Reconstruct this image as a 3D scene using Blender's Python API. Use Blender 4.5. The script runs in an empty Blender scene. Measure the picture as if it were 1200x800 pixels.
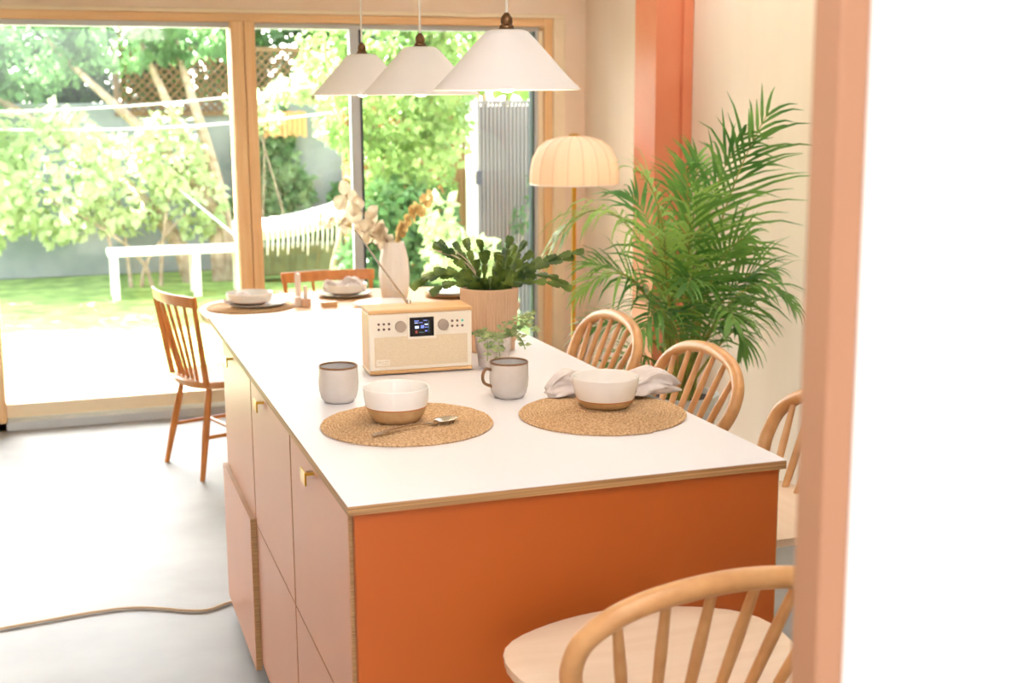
import bpy, bmesh, math, random
from math import sin, cos, pi, radians
from mathutils import Vector, Matrix, Euler

random.seed(7)
scene = bpy.context.scene
COL = scene.collection

# ------------------------------------------------------------------ camera
F_PX = 1518.42
cam_data = bpy.data.cameras.new('camera')
cam_data.sensor_width = 36.0
cam_data.lens = 36.0 * F_PX / 1200.0
cam_data.clip_start = 0.05
cam_data.dof.use_dof = True
cam_data.dof.focus_distance = 2.95
cam_data.dof.aperture_fstop = 4.5
cam = bpy.data.objects.new('camera', cam_data)
COL.objects.link(cam)
yaw, pitch, roll = radians(19.1354), radians(-10.3963), radians(-0.26574)
fwd = Vector((sin(yaw) * cos(pitch), cos(yaw) * cos(pitch), sin(pitch)))
rgt = Vector((cos(yaw), -sin(yaw), 0))
upv = rgt.cross(fwd)
r2 = rgt * cos(roll) + upv * sin(roll)
u2 = -rgt * sin(roll) + upv * cos(roll)
M = Matrix((r2, u2, -fwd)).transposed().to_4x4()
M.translation = Vector((0, 0, 1.6))
cam.matrix_world = M
scene.camera = cam

# ------------------------------------------------------------------ world, sun, daylight, exposure
def s2l(c):
    c = c / 255.0
    return c / 12.92 if c <= 0.04045 else ((c + 0.055) / 1.055) ** 2.4

def rgb(r, g, b):
    return (s2l(r), s2l(g), s2l(b), 1.0)

world = bpy.data.worlds.new('sky')
scene.world = world
world.use_nodes = True
wn = world.node_tree.nodes
wl = world.node_tree.links
bgn = wn['Background']
sky = wn.new('ShaderNodeTexSky')
sky.sky_type = 'NISHITA'
sky.sun_disc = False
sky.sun_elevation = radians(44)
sky.sun_rotation = radians(-18)
sky.air_density = 1.0
sky.dust_density = 2.5
hs = wn.new('ShaderNodeHueSaturation')
hs.inputs['Saturation'].default_value = 0.35
wl.new(sky.outputs[0], hs.inputs['Color'])
wl.new(hs.outputs[0], bgn.inputs['Color'])
bgn.inputs['Strength'].default_value = 1.35

SUN_DIR = Vector((-0.32, 1.0, 1.02)).normalized()      # towards the sun, beyond the garden
sd = bpy.data.lights.new('sun', 'SUN')
sd.energy = 40.0
sd.color = (1.0, 0.96, 0.90)
sd.angle = radians(0.6)
so = bpy.data.objects.new('sun', sd)
COL.objects.link(so)
so.rotation_euler = SUN_DIR.to_track_quat('Z', 'Y').to_euler()

def area(name, loc, aim, sx, sy, power, color):
    d = bpy.data.lights.new(name, 'AREA')
    d.shape = 'RECTANGLE'
    d.size, d.size_y = sx, sy
    d.energy = power
    d.color = color
    o = bpy.data.objects.new(name, d)
    COL.objects.link(o)
    o.location = loc
    o.rotation_euler = (Vector(aim) - Vector(loc)).to_track_quat('-Z', 'Y').to_euler()
    return o

scene.view_settings.view_transform = 'Standard'
scene.view_settings.look = 'None'
scene.view_settings.gamma = 1.0
scene.view_settings.use_curve_mapping = False
scene.view_settings.exposure = 0.52

# ------------------------------------------------------------------ helpers
class MB:
    def __init__(self):
        self.v, self.f = [], []

    def add(self, vs, fs):
        b = len(self.v)
        self.v += [tuple(p) for p in vs]
        self.f += [tuple(i + b for i in q) for q in fs]
        return self

    def box(self, x0, x1, y0, y1, z0, z1):
        vs = [(x0, y0, z0), (x1, y0, z0), (x1, y1, z0), (x0, y1, z0), (x0, y0, z1), (x1, y0, z1), (x1, y1, z1), (x0, y1, z1)]
        return self.add(vs, [(0, 3, 2, 1), (4, 5, 6, 7), (0, 1, 5, 4), (1, 2, 6, 5), (2, 3, 7, 6), (3, 0, 4, 7)])

    def tube(self, pts, r, n=8, caps=True):
        pts = [Vector(p) for p in pts]
        m = len(pts)
        rs = r if isinstance(r, (list, tuple)) else [r] * m
        vs, fs = [], []
        tan = []
        for i in range(m):
            a, b = pts[max(0, i - 1)], pts[min(m - 1, i + 1)]
            t = (b - a)
            tan.append(t.normalized() if t.length > 1e-9 else Vector((0, 0, 1)))
        ref = Vector((0, 0, 1)) if abs(tan[0].z) < 0.9 else Vector((1, 0, 0))
        nrm = tan[0].cross(ref).normalized()
        for i in range(m):
            nrm = (nrm - tan[i] * nrm.dot(tan[i])).normalized()
            bi = tan[i].cross(nrm)
            for k in range(n):
                a = 2 * pi * k / n
                vs.append(pts[i] + (nrm * cos(a) + bi * sin(a)) * rs[i])
        for i in range(m - 1):
            for k in range(n):
                k2 = (k + 1) % n
                fs.append((i * n + k, i * n + k2, (i + 1) * n + k2, (i + 1) * n + k))
        if caps:
            fs.append(tuple(range(n - 1, -1, -1)))
            fs.append(tuple((m - 1) * n + k for k in range(n)))
        return self.add(vs, fs)

    def lathe(self, prof, n=40, c=(0, 0, 0), rfun=None, caps=True):
        vs, fs = [], []
        m = len(prof)
        for (r, z) in prof:
            for k in range(n):
                a = 2 * pi * k / n
                rr = r * (rfun(a, z) if rfun else 1)
                vs.append((c[0] + rr * cos(a), c[1] + rr * sin(a), c[2] + z))
        for i in range(m - 1):
            for k in range(n):
                k2 = (k + 1) % n
                fs.append((i * n + k, i * n + k2, (i + 1) * n + k2, (i + 1) * n + k))
        if caps and prof[0][0] > 0:
            fs.append(tuple(range(n - 1, -1, -1)))
        if caps and prof[-1][0] > 0:
            fs.append(tuple((m - 1) * n + k for k in range(n)))
        return self.add(vs, fs)

    def prism(self, outline, z0, z1, M4=None):
        n = len(outline)
        vs = [Vector((x, y, z0)) for x, y in outline] + [Vector((x, y, z1)) for x, y in outline]
        if M4 is not None:
            vs = [M4 @ p for p in vs]
        fs = [tuple(range(n - 1, -1, -1)), tuple(range(n, 2 * n))]
        fs += [(k, (k + 1) % n, n + (k + 1) % n, n + k) for k in range(n)]
        return self.add(vs, fs)

    def obox(self, c, s, M3=None):
        b = MB().box(-s[0] / 2, s[0] / 2, -s[1] / 2, s[1] / 2, -s[2] / 2, s[2] / 2)
        vs = [Vector(p) for p in b.v]
        if M3 is not None:
            vs = [M3 @ p for p in vs]
        return self.add([p + Vector(c) for p in vs], b.f)

    def mesh(self, name, m, smooth=None):
        me = bpy.data.meshes.new(name)
        me.from_pydata(self.v, [], self.f)
        me.update()
        if m is not None:
            me.materials.append(m)
        if smooth is not None:
            me.polygons.foreach_set('use_smooth', [True] * len(me.polygons))
            me.set_sharp_from_angle(angle=radians(smooth))
        return me

    def build(self, name, m, parent=None, smooth=None, bevel=0, seg=2, subsurf=0):
        return link(name, self.mesh(name, m, smooth), parent, bevel, seg, subsurf)


def link(name, me, parent=None, bevel=0, seg=2, subsurf=0):
    o = bpy.data.objects.new(name, me)
    COL.objects.link(o)
    if parent is not None:
        o.parent = parent
    if bevel:
        b = o.modifiers.new('bevel', 'BEVEL')
        b.width = bevel
        b.segments = seg
        b.limit_method = 'ANGLE'
        b.angle_limit = radians(40)
    if subsurf:
        s = o.modifiers.new('subsurf', 'SUBSURF')
        s.levels = s.render_levels = subsurf
    return o


def tag(o, label, cat, group=None, kind=None):
    if label:
        o['label'] = label
    if cat:
        o['category'] = cat
    if group:
        o['group'] = group
    if kind:
        o['kind'] = kind
    return o


def struct(o, label=None):
    o['kind'] = 'structure'
    if label:
        o['label'] = label
    return o


def thing(name, label, cat, loc=(0, 0, 0), rz=0.0, group=None):
    o = bpy.data.objects.new(name, None)
    o.empty_display_size = 0.05
    COL.objects.link(o)
    o.location = loc
    o.rotation_euler = (0, 0, rz)
    return tag(o, label, cat, group)


def copy_tree(root, loc, rz, label):
    def rec(o, par):
        c = o.copy()
        COL.objects.link(c)
        if par is not None:
            c.parent = par
        for ch in list(o.children):
            rec(ch, c)
        return c
    r = rec(root, None)
    r.location = loc
    r.rotation_euler = (0, 0, rz)
    r['label'] = label
    return r


def bez(p, n):
    p = [Vector(q) for q in p]
    out = []
    for i in range(n + 1):
        t = i / n
        a = p
        while len(a) > 1:
            a = [a[k].lerp(a[k + 1], t) for k in range(len(a) - 1)]
        out.append(a[0])
    return out


def catmull(p, n):
    p = [Vector(q) for q in p]
    q = [p[0] * 2 - p[1]] + p + [p[-1] * 2 - p[-2]]
    out = []
    for i in range(len(p) - 1):
        a, b, c, d = q[i], q[i + 1], q[i + 2], q[i + 3]
        for k in range(n):
            t = k / n
            out.append(0.5 * ((2 * b) + (c - a) * t + (2 * a - 5 * b + 4 * c - d) * t * t + (3 * b - a - 3 * c + d) * t ** 3))
    out.append(p[-1])
    return out


# ------------------------------------------------------------------ materials
def new_mat(name):
    m = bpy.data.materials.new(name)
    m.use_nodes = True
    nt = m.node_tree
    return m, nt, nt.nodes['Principled BSDF']


def mat(name, c, rough=0.5, var=0.0, scale=8.0, c2=None, bump=0.0, bscale=60.0, metal=0.0, stretch=None, spec=0.5, sheen=0, detail=6.0):
    m, nt, p = new_mat(name)
    N, L = nt.nodes, nt.links
    p.inputs['Base Color'].default_value = c
    p.inputs['Roughness'].default_value = rough
    p.inputs['Metallic'].default_value = metal
    p.inputs['Specular IOR Level'].default_value = spec
    tc = N.new('ShaderNodeTexCoord')
    mp = N.new('ShaderNodeMapping')
    if stretch:
        mp.inputs['Scale'].default_value = stretch
    L.new(tc.outputs['Object'], mp.inputs['Vector'])
    if var > 0 or c2 is not None:
        if c2 is None:
            c2 = tuple(max(0, x * (1 - var)) for x in c[:3]) + (1,)
        n = N.new('ShaderNodeTexNoise')
        n.inputs['Scale'].default_value = scale
        n.inputs['Detail'].default_value = detail
        L.new(mp.outputs[0], n.inputs['Vector'])
        cr = N.new('ShaderNodeValToRGB')
        cr.color_ramp.elements[0].position = 0.32
        cr.color_ramp.elements[1].position = 0.68
        cr.color_ramp.elements[0].color = c2
        cr.color_ramp.elements[1].color = c
        L.new(n.outputs['Fac'], cr.inputs['Fac'])
        L.new(cr.outputs['Color'], p.inputs['Base Color'])
    if bump > 0:
        n2 = N.new('ShaderNodeTexNoise')
        n2.inputs['Scale'].default_value = bscale
        n2.inputs['Detail'].default_value = 4
        L.new(mp.outputs[0], n2.inputs['Vector'])
        b = N.new('ShaderNodeBump')
        b.inputs['Strength'].default_value = bump
        b.inputs['Distance'].default_value = 0.004
        L.new(n2.outputs['Fac'], b.inputs['Height'])
        L.new(b.outputs[0], p.inputs['Normal'])
    return m


def leaf_mat(name, c, c2, trans=0.45, rough=0.45, scale=3.0):
    m, nt, p = new_mat(name)
    N, L = nt.nodes, nt.links
    tc = N.new('ShaderNodeTexCoord')
    n = N.new('ShaderNodeTexNoise')
    n.inputs['Scale'].default_value = scale
    L.new(tc.outputs['Object'], n.inputs['Vector'])
    cr = N.new('ShaderNodeValToRGB')
    cr.color_ramp.elements[0].position = 0.35
    cr.color_ramp.elements[1].position = 0.65
    cr.color_ramp.elements[0].color = c2
    cr.color_ramp.elements[1].color = c
    L.new(n.outputs['Fac'], cr.inputs['Fac'])
    L.new(cr.outputs[0], p.inputs['Base Color'])
    p.inputs['Roughness'].default_value = rough
    tr = N.new('ShaderNodeBsdfTranslucent')
    L.new(cr.outputs[0], tr.inputs['Color'])
    mx = N.new('ShaderNodeMixShader')
    mx.inputs[0].default_value = trans
    L.new(p.outputs[0], mx.inputs[1])
    L.new(tr.outputs[0], mx.inputs[2])
    L.new(mx.outputs[0], N['Material Output'].inputs['Surface'])
    return m


def wood(name, c, c2, stretch=(1, 1, 12), scale=14, rough=0.45, bump=0.05):
    return mat(name, c, rough, c2=c2, scale=scale, stretch=stretch, bump=bump, bscale=scale * 3, detail=8)


M_PLASTER = mat('plaster_wall', rgb(238, 218, 196), 0.85, c2=rgb(231, 206, 180), scale=2.2, bump=0.06, bscale=30)
M_PLYWALL = mat('pale_plywood_wall', rgb(238, 222, 204), 0.7, c2=rgb(231, 210, 188), scale=3.0, stretch=(1, 1, 0.22), bump=0.04, bscale=25)
M_CEIL = mat('ceiling_paint', rgb(240, 232, 222), 0.9, var=0.04)
M_CONC = mat('polished_concrete', rgb(156, 153, 150), 0.5, c2=rgb(138, 135, 132), scale=2.5, bump=0.03, bscale=40)
M_FRAME = wood('window_timber', rgb(238, 200, 150), rgb(226, 180, 126), stretch=(9, 9, 0.5), scale=5)
M_FRAMEH = wood('window_timber_head', rgb(238, 200, 150), rgb(226, 180, 126), stretch=(0.5, 9, 9), scale=5)
M_CREAM = mat('cream_timber_trim', rgb(240, 222, 190), 0.6, var=0.05)
M_ALU = mat('grey_aluminium', rgb(196, 200, 202), 0.4, metal=0.1, var=0.05)
M_ALUD = mat('dark_aluminium', rgb(52, 58, 66), 0.4, metal=0.3, var=0.05)
M_TERRA = mat('terracotta_steel_paint', rgb(220, 134, 96), 0.45, c2=rgb(214, 126, 88), scale=5)
M_JAMB = mat('pink_jamb_paint', rgb(182, 132, 100), 0.6, var=0.05, scale=4)
M_WHITEWALL = mat('white_wall_paint', rgb(246, 242, 236), 0.7, var=0.02)
M_WORKTOP = mat('white_laminate', rgb(228, 223, 226), 0.42, var=0.015, scale=5)
M_PLYEDGE = mat('plywood_edge', rgb(196, 150, 98), 0.6, c2=rgb(140, 98, 58), scale=5, stretch=(0.6, 0.6, 70))
M_PLYEDGEV = mat('plywood_edge_upright', rgb(196, 150, 98), 0.6, c2=rgb(146, 104, 62), scale=5, stretch=(40, 40, 0.5))
M_ORANGE = mat('burnt_orange_laminate', rgb(184, 88, 19), 0.5, c2=rgb(179, 84, 18), scale=3)
M_DOOR = mat('pink_clay_laminate', rgb(203, 141, 103), 0.42, c2=rgb(199, 136, 98), scale=3)
M_BRASS = mat('brass', rgb(206, 160, 62), 0.28, metal=0.9, var=0.06, scale=30)
M_BRONZE = mat('aged_bronze', rgb(112, 78, 48), 0.4, metal=0.7, var=0.2, scale=40)
M_CHAIR = wood('beech_chair', rgb(222, 168, 112), rgb(206, 148, 92), stretch=(3, 3, 3), scale=6, rough=0.38)
M_SEAT = wood('pale_beech_seat', rgb(238, 214, 188), rgb(231, 204, 175), stretch=(1, 9, 1), scale=5, rough=0.35)
M_ELM = wood('golden_elm_chair', rgb(214, 138, 64), rgb(190, 112, 46), stretch=(4, 4, 1), scale=8, rough=0.35)
M_ELMSEAT = wood('elm_seat', rgb(206, 152, 96), rgb(184, 126, 74), stretch=(1, 7, 1), scale=7, rough=0.25)
M_TABLE = wood('oak_table', rgb(226, 180, 132), rgb(210, 160, 110), stretch=(0.6, 7, 7), scale=6, rough=0.4)
M_SHADE = mat('pendant_shade', rgb(236, 226, 220), 0.6, var=0.03, scale=6)
M_CORD = mat('pale_cord', rgb(228, 218, 204), 0.7, var=0.1, scale=80)
M_CERAM = mat('speckled_ceramic', rgb(208, 200, 193), 0.25, c2=rgb(199, 190, 182), scale=22, bump=0.02)
M_CERAMIN = mat('grey_glaze_inside', rgb(206, 202, 200), 0.25, c2=rgb(186, 182, 180), scale=30)
M_RIM = mat('brown_glaze_rim', rgb(136, 96, 62), 0.3, var=0.25, scale=60)
M_STONEW = mat('raw_stoneware', rgb(204, 168, 120), 0.7, c2=rgb(188, 148, 102), scale=45, bump=0.1, bscale=200)
M_LINE = mat('amber_glaze_line', rgb(196, 124, 62), 0.35, var=0.1)
M_CREAMGL = mat('cream_glaze', rgb(240, 234, 228), 0.22, var=0.03, scale=30)
M_MAT = mat('seagrass_weave', rgb(230, 196, 152), 0.85, c2=rgb(182, 136, 92), scale=170, bump=0.8, bscale=320, detail=3)
M_STEEL = mat('cutlery_steel', rgb(206, 196, 184), 0.22, metal=1.0, var=0.05)
M_LINEN = mat('linen_napkin', rgb(232, 222, 218), 0.9, c2=rgb(216, 204, 200), scale=30, bump=0.15, bscale=500)
M_RADIOW = wood('radio_veneer', rgb(222, 178, 126), rgb(206, 158, 104), stretch=(0.8, 8, 8), scale=9, rough=0.45)
M_RADIOSIDE = wood('radio_veneer_side', rgb(226, 186, 138), rgb(212, 168, 118), stretch=(8, 8, 0.8), scale=9, rough=0.45)
M_RADIOF = mat('radio_cream_plastic', rgb(236, 224, 206), 0.45, var=0.02)
M_GRILLE = mat('radio_grille_cloth', rgb(230, 210, 180), 0.9, c2=rgb(216, 194, 162), scale=420, bump=0.4, bscale=700, detail=2)
M_KNOB = mat('grey_beige_knob', rgb(168, 150, 134), 0.4, var=0.05)
M_BUTTON = mat('brown_button', rgb(110, 80, 64), 0.5, var=0.05)
M_TEAL = mat('teal_button', rgb(96, 196, 176), 0.5, var=0.05)
M_BLACK = mat('black_screen', rgb(18, 14, 14), 0.2, var=0.05)
M_RIBPOT = mat('ribbed_clay_pot', rgb(218, 182, 150), 0.7, c2=rgb(211, 172, 139), scale=12, bump=0.05)
M_SPOT = mat('speckled_stone_pot', rgb(222, 212, 206), 0.75, c2=rgb(196, 182, 174), scale=60, bump=0.1)
M_SOIL = mat('soil', rgb(70, 48, 34), 0.95, var=0.5, scale=60, bump=0.6, bscale=90)
M_PLANTER = mat('grey_white_planter', rgb(222, 220, 216), 0.6, var=0.05, scale=10)
M_PALM = leaf_mat('palm_leaf', rgb(128, 172, 84), rgb(76, 128, 58), 0.4, 0.4, 5)
M_PALMLIT = leaf_mat('palm_leaf_lit', rgb(178, 206, 112), rgb(136, 178, 80), 0.45, 0.4, 5)  # lighter copy of the palm leaf, sunlight painted into the colour
M_PSTEM = mat('palm_stem', rgb(172, 164, 72), 0.5, c2=rgb(118, 130, 52), scale=12)
M_CACT = leaf_mat('cactus_green', rgb(126, 150, 66), rgb(48, 80, 36), 0.3, 0.35, 16)
M_TRAIL = leaf_mat('variegated_leaf', rgb(186, 196, 140), rgb(124, 148, 92), 0.3, 0.5, 60)
M_EUC = leaf_mat('dried_eucalyptus', rgb(232, 218, 196), rgb(200, 180, 152), 0.4, 0.6, 16)
M_EUCY = leaf_mat('dried_eucalyptus_gold', rgb(228, 200, 138), rgb(192, 158, 98), 0.4, 0.6, 16)
M_TWIG = mat('brown_twig', rgb(120, 86, 58), 0.7, var=0.2, scale=40)
M_CANDLE = mat('pale_pink_wax', rgb(240, 220, 206), 0.5, var=0.03)
M_CANDLEB = mat('pink_wood_block', rgb(226, 184, 156), 0.6, var=0.08, scale=20)
M_VASE = mat('white_fluted_ceramic', rgb(246, 238, 232), 0.45, var=0.03)
M_CABLE = mat('beige_flex', rgb(206, 176, 140), 0.6, var=0.1)
# garden
M_LAWN = mat('lawn', rgb(150, 176, 96), 0.95, c2=rgb(98, 128, 60), scale=5, bump=0.5, bscale=60)
M_PATIO = mat('pale_patio', rgb(226, 220, 210), 0.8, c2=rgb(212, 205, 195), scale=4)  # lightened so that it bounces sunlight into the room
M_GWALL = mat('grey_rendered_wall', rgb(150, 156, 160), 0.9, c2=rgb(126, 134, 138), scale=3, bump=0.1)
M_GWALLD = mat('dark_fence_board', rgb(84, 82, 80), 0.9, var=0.2)
M_MOSS = mat('mossy_stone', rgb(112, 118, 84), 0.95, c2=rgb(84, 90, 66), scale=6, bump=0.2)
M_SLATG = mat('weathered_grey_slat', rgb(120, 119, 117), 0.85, c2=rgb(100, 99, 97), scale=5, stretch=(6, 6, 0.6))
M_SLATB = mat('brown_slat', rgb(156, 116, 74), 0.8, c2=rgb(122, 88, 54), scale=5, stretch=(6, 6, 0.6))
M_TRELL = mat('trellis_brown', rgb(120, 92, 64), 0.85, var=0.2)
M_WHITEP = mat('white_garden_paint', rgb(240, 236, 228), 0.6, var=0.04)
M_BARK = mat('pale_bark', rgb(180, 164, 144), 0.9, c2=rgb(140, 120, 98), scale=14, bump=0.4)
M_PLANTP = mat('peach_planter', rgb(224, 166, 120), 0.8, var=0.15)
M_L1 = leaf_mat('leaf_bright', rgb(160, 186, 116), rgb(110, 146, 78), 0.5, 0.5, 2)
M_L2 = leaf_mat('leaf_mid', rgb(116, 156, 98), rgb(72, 112, 66), 0.42, 0.5, 2)
M_L5 = leaf_mat('leaf_glossy_ivy', rgb(168, 192, 150), rgb(92, 132, 84), 0.45, 0.25, 6)
M_L3 = leaf_mat('leaf_dark', rgb(62, 96, 44), rgb(34, 62, 30), 0.3, 0.5, 2)
M_L4 = leaf_mat('leaf_pale', rgb(206, 220, 176), rgb(168, 192, 132), 0.45, 0.5, 3)  # on the two bushes this pale tint paints in overexposed sunlight


def glass_mat():
    m, nt, p = new_mat('window_glass')
    N, L = nt.nodes, nt.links
    tr = N.new('ShaderNodeBsdfTransparent')
    tr.inputs['Color'].default_value = (0.97, 0.985, 0.98, 1)
    gl = N.new('ShaderNodeBsdfGlossy')
    gl.inputs['Roughness'].default_value = 0.02
    fr = N.new('ShaderNodeFresnel')
    fr.inputs['IOR'].default_value = 1.45
    mx = N.new('ShaderNodeMixShader')
    L.new(fr.outputs[0], mx.inputs[0])
    L.new(tr.outputs[0], mx.inputs[1])
    L.new(gl.outputs[0], mx.inputs[2])
    L.new(mx.outputs[0], N['Material Output'].inputs['Surface'])
    return m


M_GLASS = glass_mat()


def emit_mat(name, c, strength):
    m, nt, p = new_mat(name)
    p.inputs['Base Color'].default_value = c
    p.inputs['Emission Color'].default_value = c
    p.inputs['Emission Strength'].default_value = strength
    return m


M_BULB = emit_mat('lit_bulb', (1.0, 0.86, 0.68, 1), 6.0)
M_BULBF = emit_mat('dim_warm_bulb', (1.0, 0.87, 0.75, 1), 4.2)
M_SCRB = emit_mat('screen_blue', rgb(110, 130, 220), 0.5)
M_SCRW = emit_mat('screen_white', rgb(190, 205, 255), 0.9)
M_SCRR = emit_mat('screen_red', rgb(150, 70, 60), 0.3)
M_SCRG = emit_mat('screen_green', rgb(70, 110, 120), 0.3)


def lampshade_mat():
    m, nt, p = new_mat('fabric_lamp_shade')
    N, L = nt.nodes, nt.links
    p.inputs['Base Color'].default_value = rgb(246, 228, 204)
    p.inputs['Roughness'].default_value = 0.8
    tr = N.new('ShaderNodeBsdfTranslucent')
    tr.inputs['Color'].default_value = rgb(246, 218, 190)
    mx = N.new('ShaderNodeMixShader')
    mx.inputs[0].default_value = 0.5
    L.new(p.outputs[0], mx.inputs[1])
    L.new(tr.outputs[0], mx.inputs[2])
    L.new(mx.outputs[0], N['Material Output'].inputs['Surface'])
    return m


M_FSHADE = lampshade_mat()
M_RIB = mat('shade_seam', rgb(226, 194, 158), 0.8, var=0.1)


def opal_mat():
    m, nt, p = new_mat('opal_diffuser')
    tr = nt.nodes.new('ShaderNodeBsdfTranslucent')
    tr.inputs['Color'].default_value = (0.48, 0.475, 0.47, 1)
    nt.links.new(tr.outputs[0], nt.nodes['Material Output'].inputs['Surface'])
    return m


M_OPAL = opal_mat()

# ------------------------------------------------------------------ room shell
WX, WY = 2.794, 6.79          # inner faces of the right wall and of the garden wall
struct(MB().box(-1.6, 3.2, -3.0, 6.95, -0.12, 0.0).build('floor', M_CONC), 'pale grey polished concrete floor')
mb = MB()
mb.box(-1.6, 3.0, -3.0, -0.3, 2.6, 2.75).box(-1.6, 3.0, 6.0, 7.0, 2.6, 2.75).box(-1.6, -0.7, -0.3, 1.5, 2.6, 2.75).box(0.9, 3.0, -0.3, 1.5, 2.6, 2.75)
mb.box(-1.6, 2.0, 1.5, 6.0, 2.6, 2.75).box(2.62, 3.0, 1.5, 6.0, 2.6, 2.75).box(2.0, 2.62, 1.5, 2.4, 2.6, 2.75)  # gap over the right side cut for the added light strip
struct(mb.build('ceiling', M_CEIL), 'white ceiling with a rooflight opening')
struct(MB().box(1.98, 2.64, 2.38, 6.02, 2.751, 2.765).build('added_light_strip', M_OPAL), 'unseen opal strip added to let daylight in along the right wall')  # out of view, added to brighten the right wall and palm
struct(MB().box(WX, WX + 0.15, -3.0, 7.0, 0, 2.6).build('wall_right', M_PLYWALL), 'pale pinkish wall behind the palm and stools')
struct(MB().box(-1.6, -1.45, -3.0, 7.0, 0, 2.6).build('wall_left', M_PLASTER))
mb = MB().box(-1.45, WX, WY, WY + 0.2, 2.075, 2.6).box(2.668, WX, WY, WY + 0.2, 0, 2.075)
struct(mb.build('wall_back', M_PLASTER), 'peach plaster wall around the garden window')
# wall behind the camera, with the street window opening
mb = MB().box(-1.45, WX, -3.0, -2.85, 0, 0.5).box(-1.45, WX, -3.0, -2.85, 2.5, 2.6).box(1.7, WX, -3.0, -2.85, 0.5, 2.5)
struct(mb.build('wall_front', M_PLASTER))

# terracotta steel column against the right wall
CX0, CY0, CY1 = 2.608, 5.494, 5.727
col = struct(MB().box(CX0, CX0 + 0.014, CY0, CY1, 0, 2.6).build('column', M_TERRA, bevel=0.002), 'terracotta painted steel column on the right wall')
MB().box(CX0 + 0.014, WX - 0.05, CY0 + 0.02, CY1 - 0.02, 0, 2.6).build('web', M_TERRA, col)
MB().box(WX - 0.05, WX - 0.001, CY0 - 0.006, CY1 + 0.006, 0, 2.6).build('flange', M_TERRA, col, bevel=0.002)

# window_1: timber frame, timber post, aluminium sliding doors, panes
win = bpy.data.objects.new('window_1', None)
COL.objects.link(win)
win.location = (0.9, WY, 0)
struct(win, 'wide timber framed garden window with sliding glass doors')


def wbox(name, x0, x1, y0, y1, z0, z1, m, bevel=0.003):
    return MB().box(x0 - 0.9, x1 - 0.9, y0 - WY, y1 - WY, z0, z1).build(name, m, win, bevel=bevel)


wbox('head_trim', -1.45, 2.668, WY - 0.012, WY + 0.2, 2.055, 2.075, M_CREAM)
wbox('head', -1.45, 2.60, WY + 0.01, WY + 0.16, 2.012, 2.055, M_FRAMEH)
wbox('head_rail', -1.45, 2.54, WY + 0.05, WY + 0.14, 1.985, 2.012, M_ALU)
wbox('post', 0.862, 0.925, WY - 0.02, WY + 0.15, 0, 2.014, M_FRAME)
wbox('post', 0.929, 0.984, WY - 0.01, WY + 0.15, 0, 2.014, M_FRAME)
wbox('jamb', 2.556, 2.602, WY + 0.005, WY + 0.17, 0, 2.055, M_FRAME)
wbox('jamb_trim', 2.602, 2.668, WY - 0.012, WY + 0.19, 0, 2.055, M_CREAM)
wbox('jamb_rail', 2.527, 2.556, WY + 0.03, WY + 0.15, 0, 1.99, M_CREAM)
wbox('door_stile', 2.503, 2.511, WY + 0.05, WY + 0.12, 0, 1.99, M_ALUD)
wbox('door_stile', 2.511, 2.527, WY + 0.04, WY + 0.12, 0, 1.99, M_ALU)
wbox('door_stile', 1.482, 1.530, WY + 0.05, WY + 0.10, 0, 1.99, M_ALU)
wbox('door_stile', 1.530, 1.546, WY + 0.06, WY + 0.13, 0, 1.99, M_ALUD)
wbox('sill', -1.45, 2.66, WY - 0.02, WY + 0.18, 0.0, 0.045, M_ALU)
wbox('bottom_rail', -1.45, 0.862, WY + 0.05, WY + 0.11, 0.052, 0.12, M_CREAM)
wbox('bottom_rail', 0.984, 2.503, WY + 0.05, WY + 0.11, 0.052, 0.12, M_ALU)
wbox('post', -0.42, -0.32, WY - 0.02, WY + 0.15, 0, 2.014, M_FRAME)
wbox('pane', -0.32, 0.862, WY + 0.07, WY + 0.078, 0.12, 1.985, M_GLASS, 0)
wbox('pane', 0.984, 1.482, WY + 0.07, WY + 0.078, 0.12, 1.985, M_GLASS, 0)
wbox('pane', 1.546, 2.503, WY + 0.09, WY + 0.098, 0.12, 1.985, M_GLASS, 0)
wbox('pane', -1.45, -0.42, WY + 0.07, WY + 0.078, 0.12, 1.985, M_GLASS, 0)

# doorway edge close to the camera on the right
struct(MB().box(0.60, 0.628, 0.920, 0.9625, 0, 2.6).build('trim_1', M_JAMB, bevel=0.003, seg=3), 'blurred pink painted door jamb close to the camera')
struct(MB().box(0.630, WX, 0.924, 0.958, 0, 2.6).build('wall_near', M_WHITEWALL))

# ------------------------------------------------------------------ garden beyond the glass
struct(MB().box(-8, 9, 6.99, 8.0, -0.10, -0.02).build('patio', M_PATIO), 'pale paved patio outside the window')
tag(MB().box(-8, 9, 8.0, 20, -0.10, -0.032).build('lawn', M_LAWN), 'green lawn in the garden', 'lawn', kind='stuff')


def rect_leaf(mb, p, d, nrm, ln, wd, fold=0.15):
    """a four-cornered leaf with a folded midrib"""
    d = d.normalized()
    s = d.cross(nrm).normalized()
    u = s.cross(d)
    a = p
    b = p + d * ln * 0.45 + s * wd * 0.5 + u * wd * fold
    c = p + d * ln
    e = p + d * ln * 0.45 - s * wd * 0.5 + u * wd * fold
    m = p + d * ln * 0.5
    mb.add([a, b, c, e, m], [(0, 1, 4), (1, 2, 4), (2, 3, 4), (3, 0, 4)])


def rnd_dir(rng):
    z = rng.uniform(-1, 1)
    a = rng.uniform(0, 2 * pi)
    r = math.sqrt(1 - z * z)
    return Vector((r * cos(a), r * sin(a), z))


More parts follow.
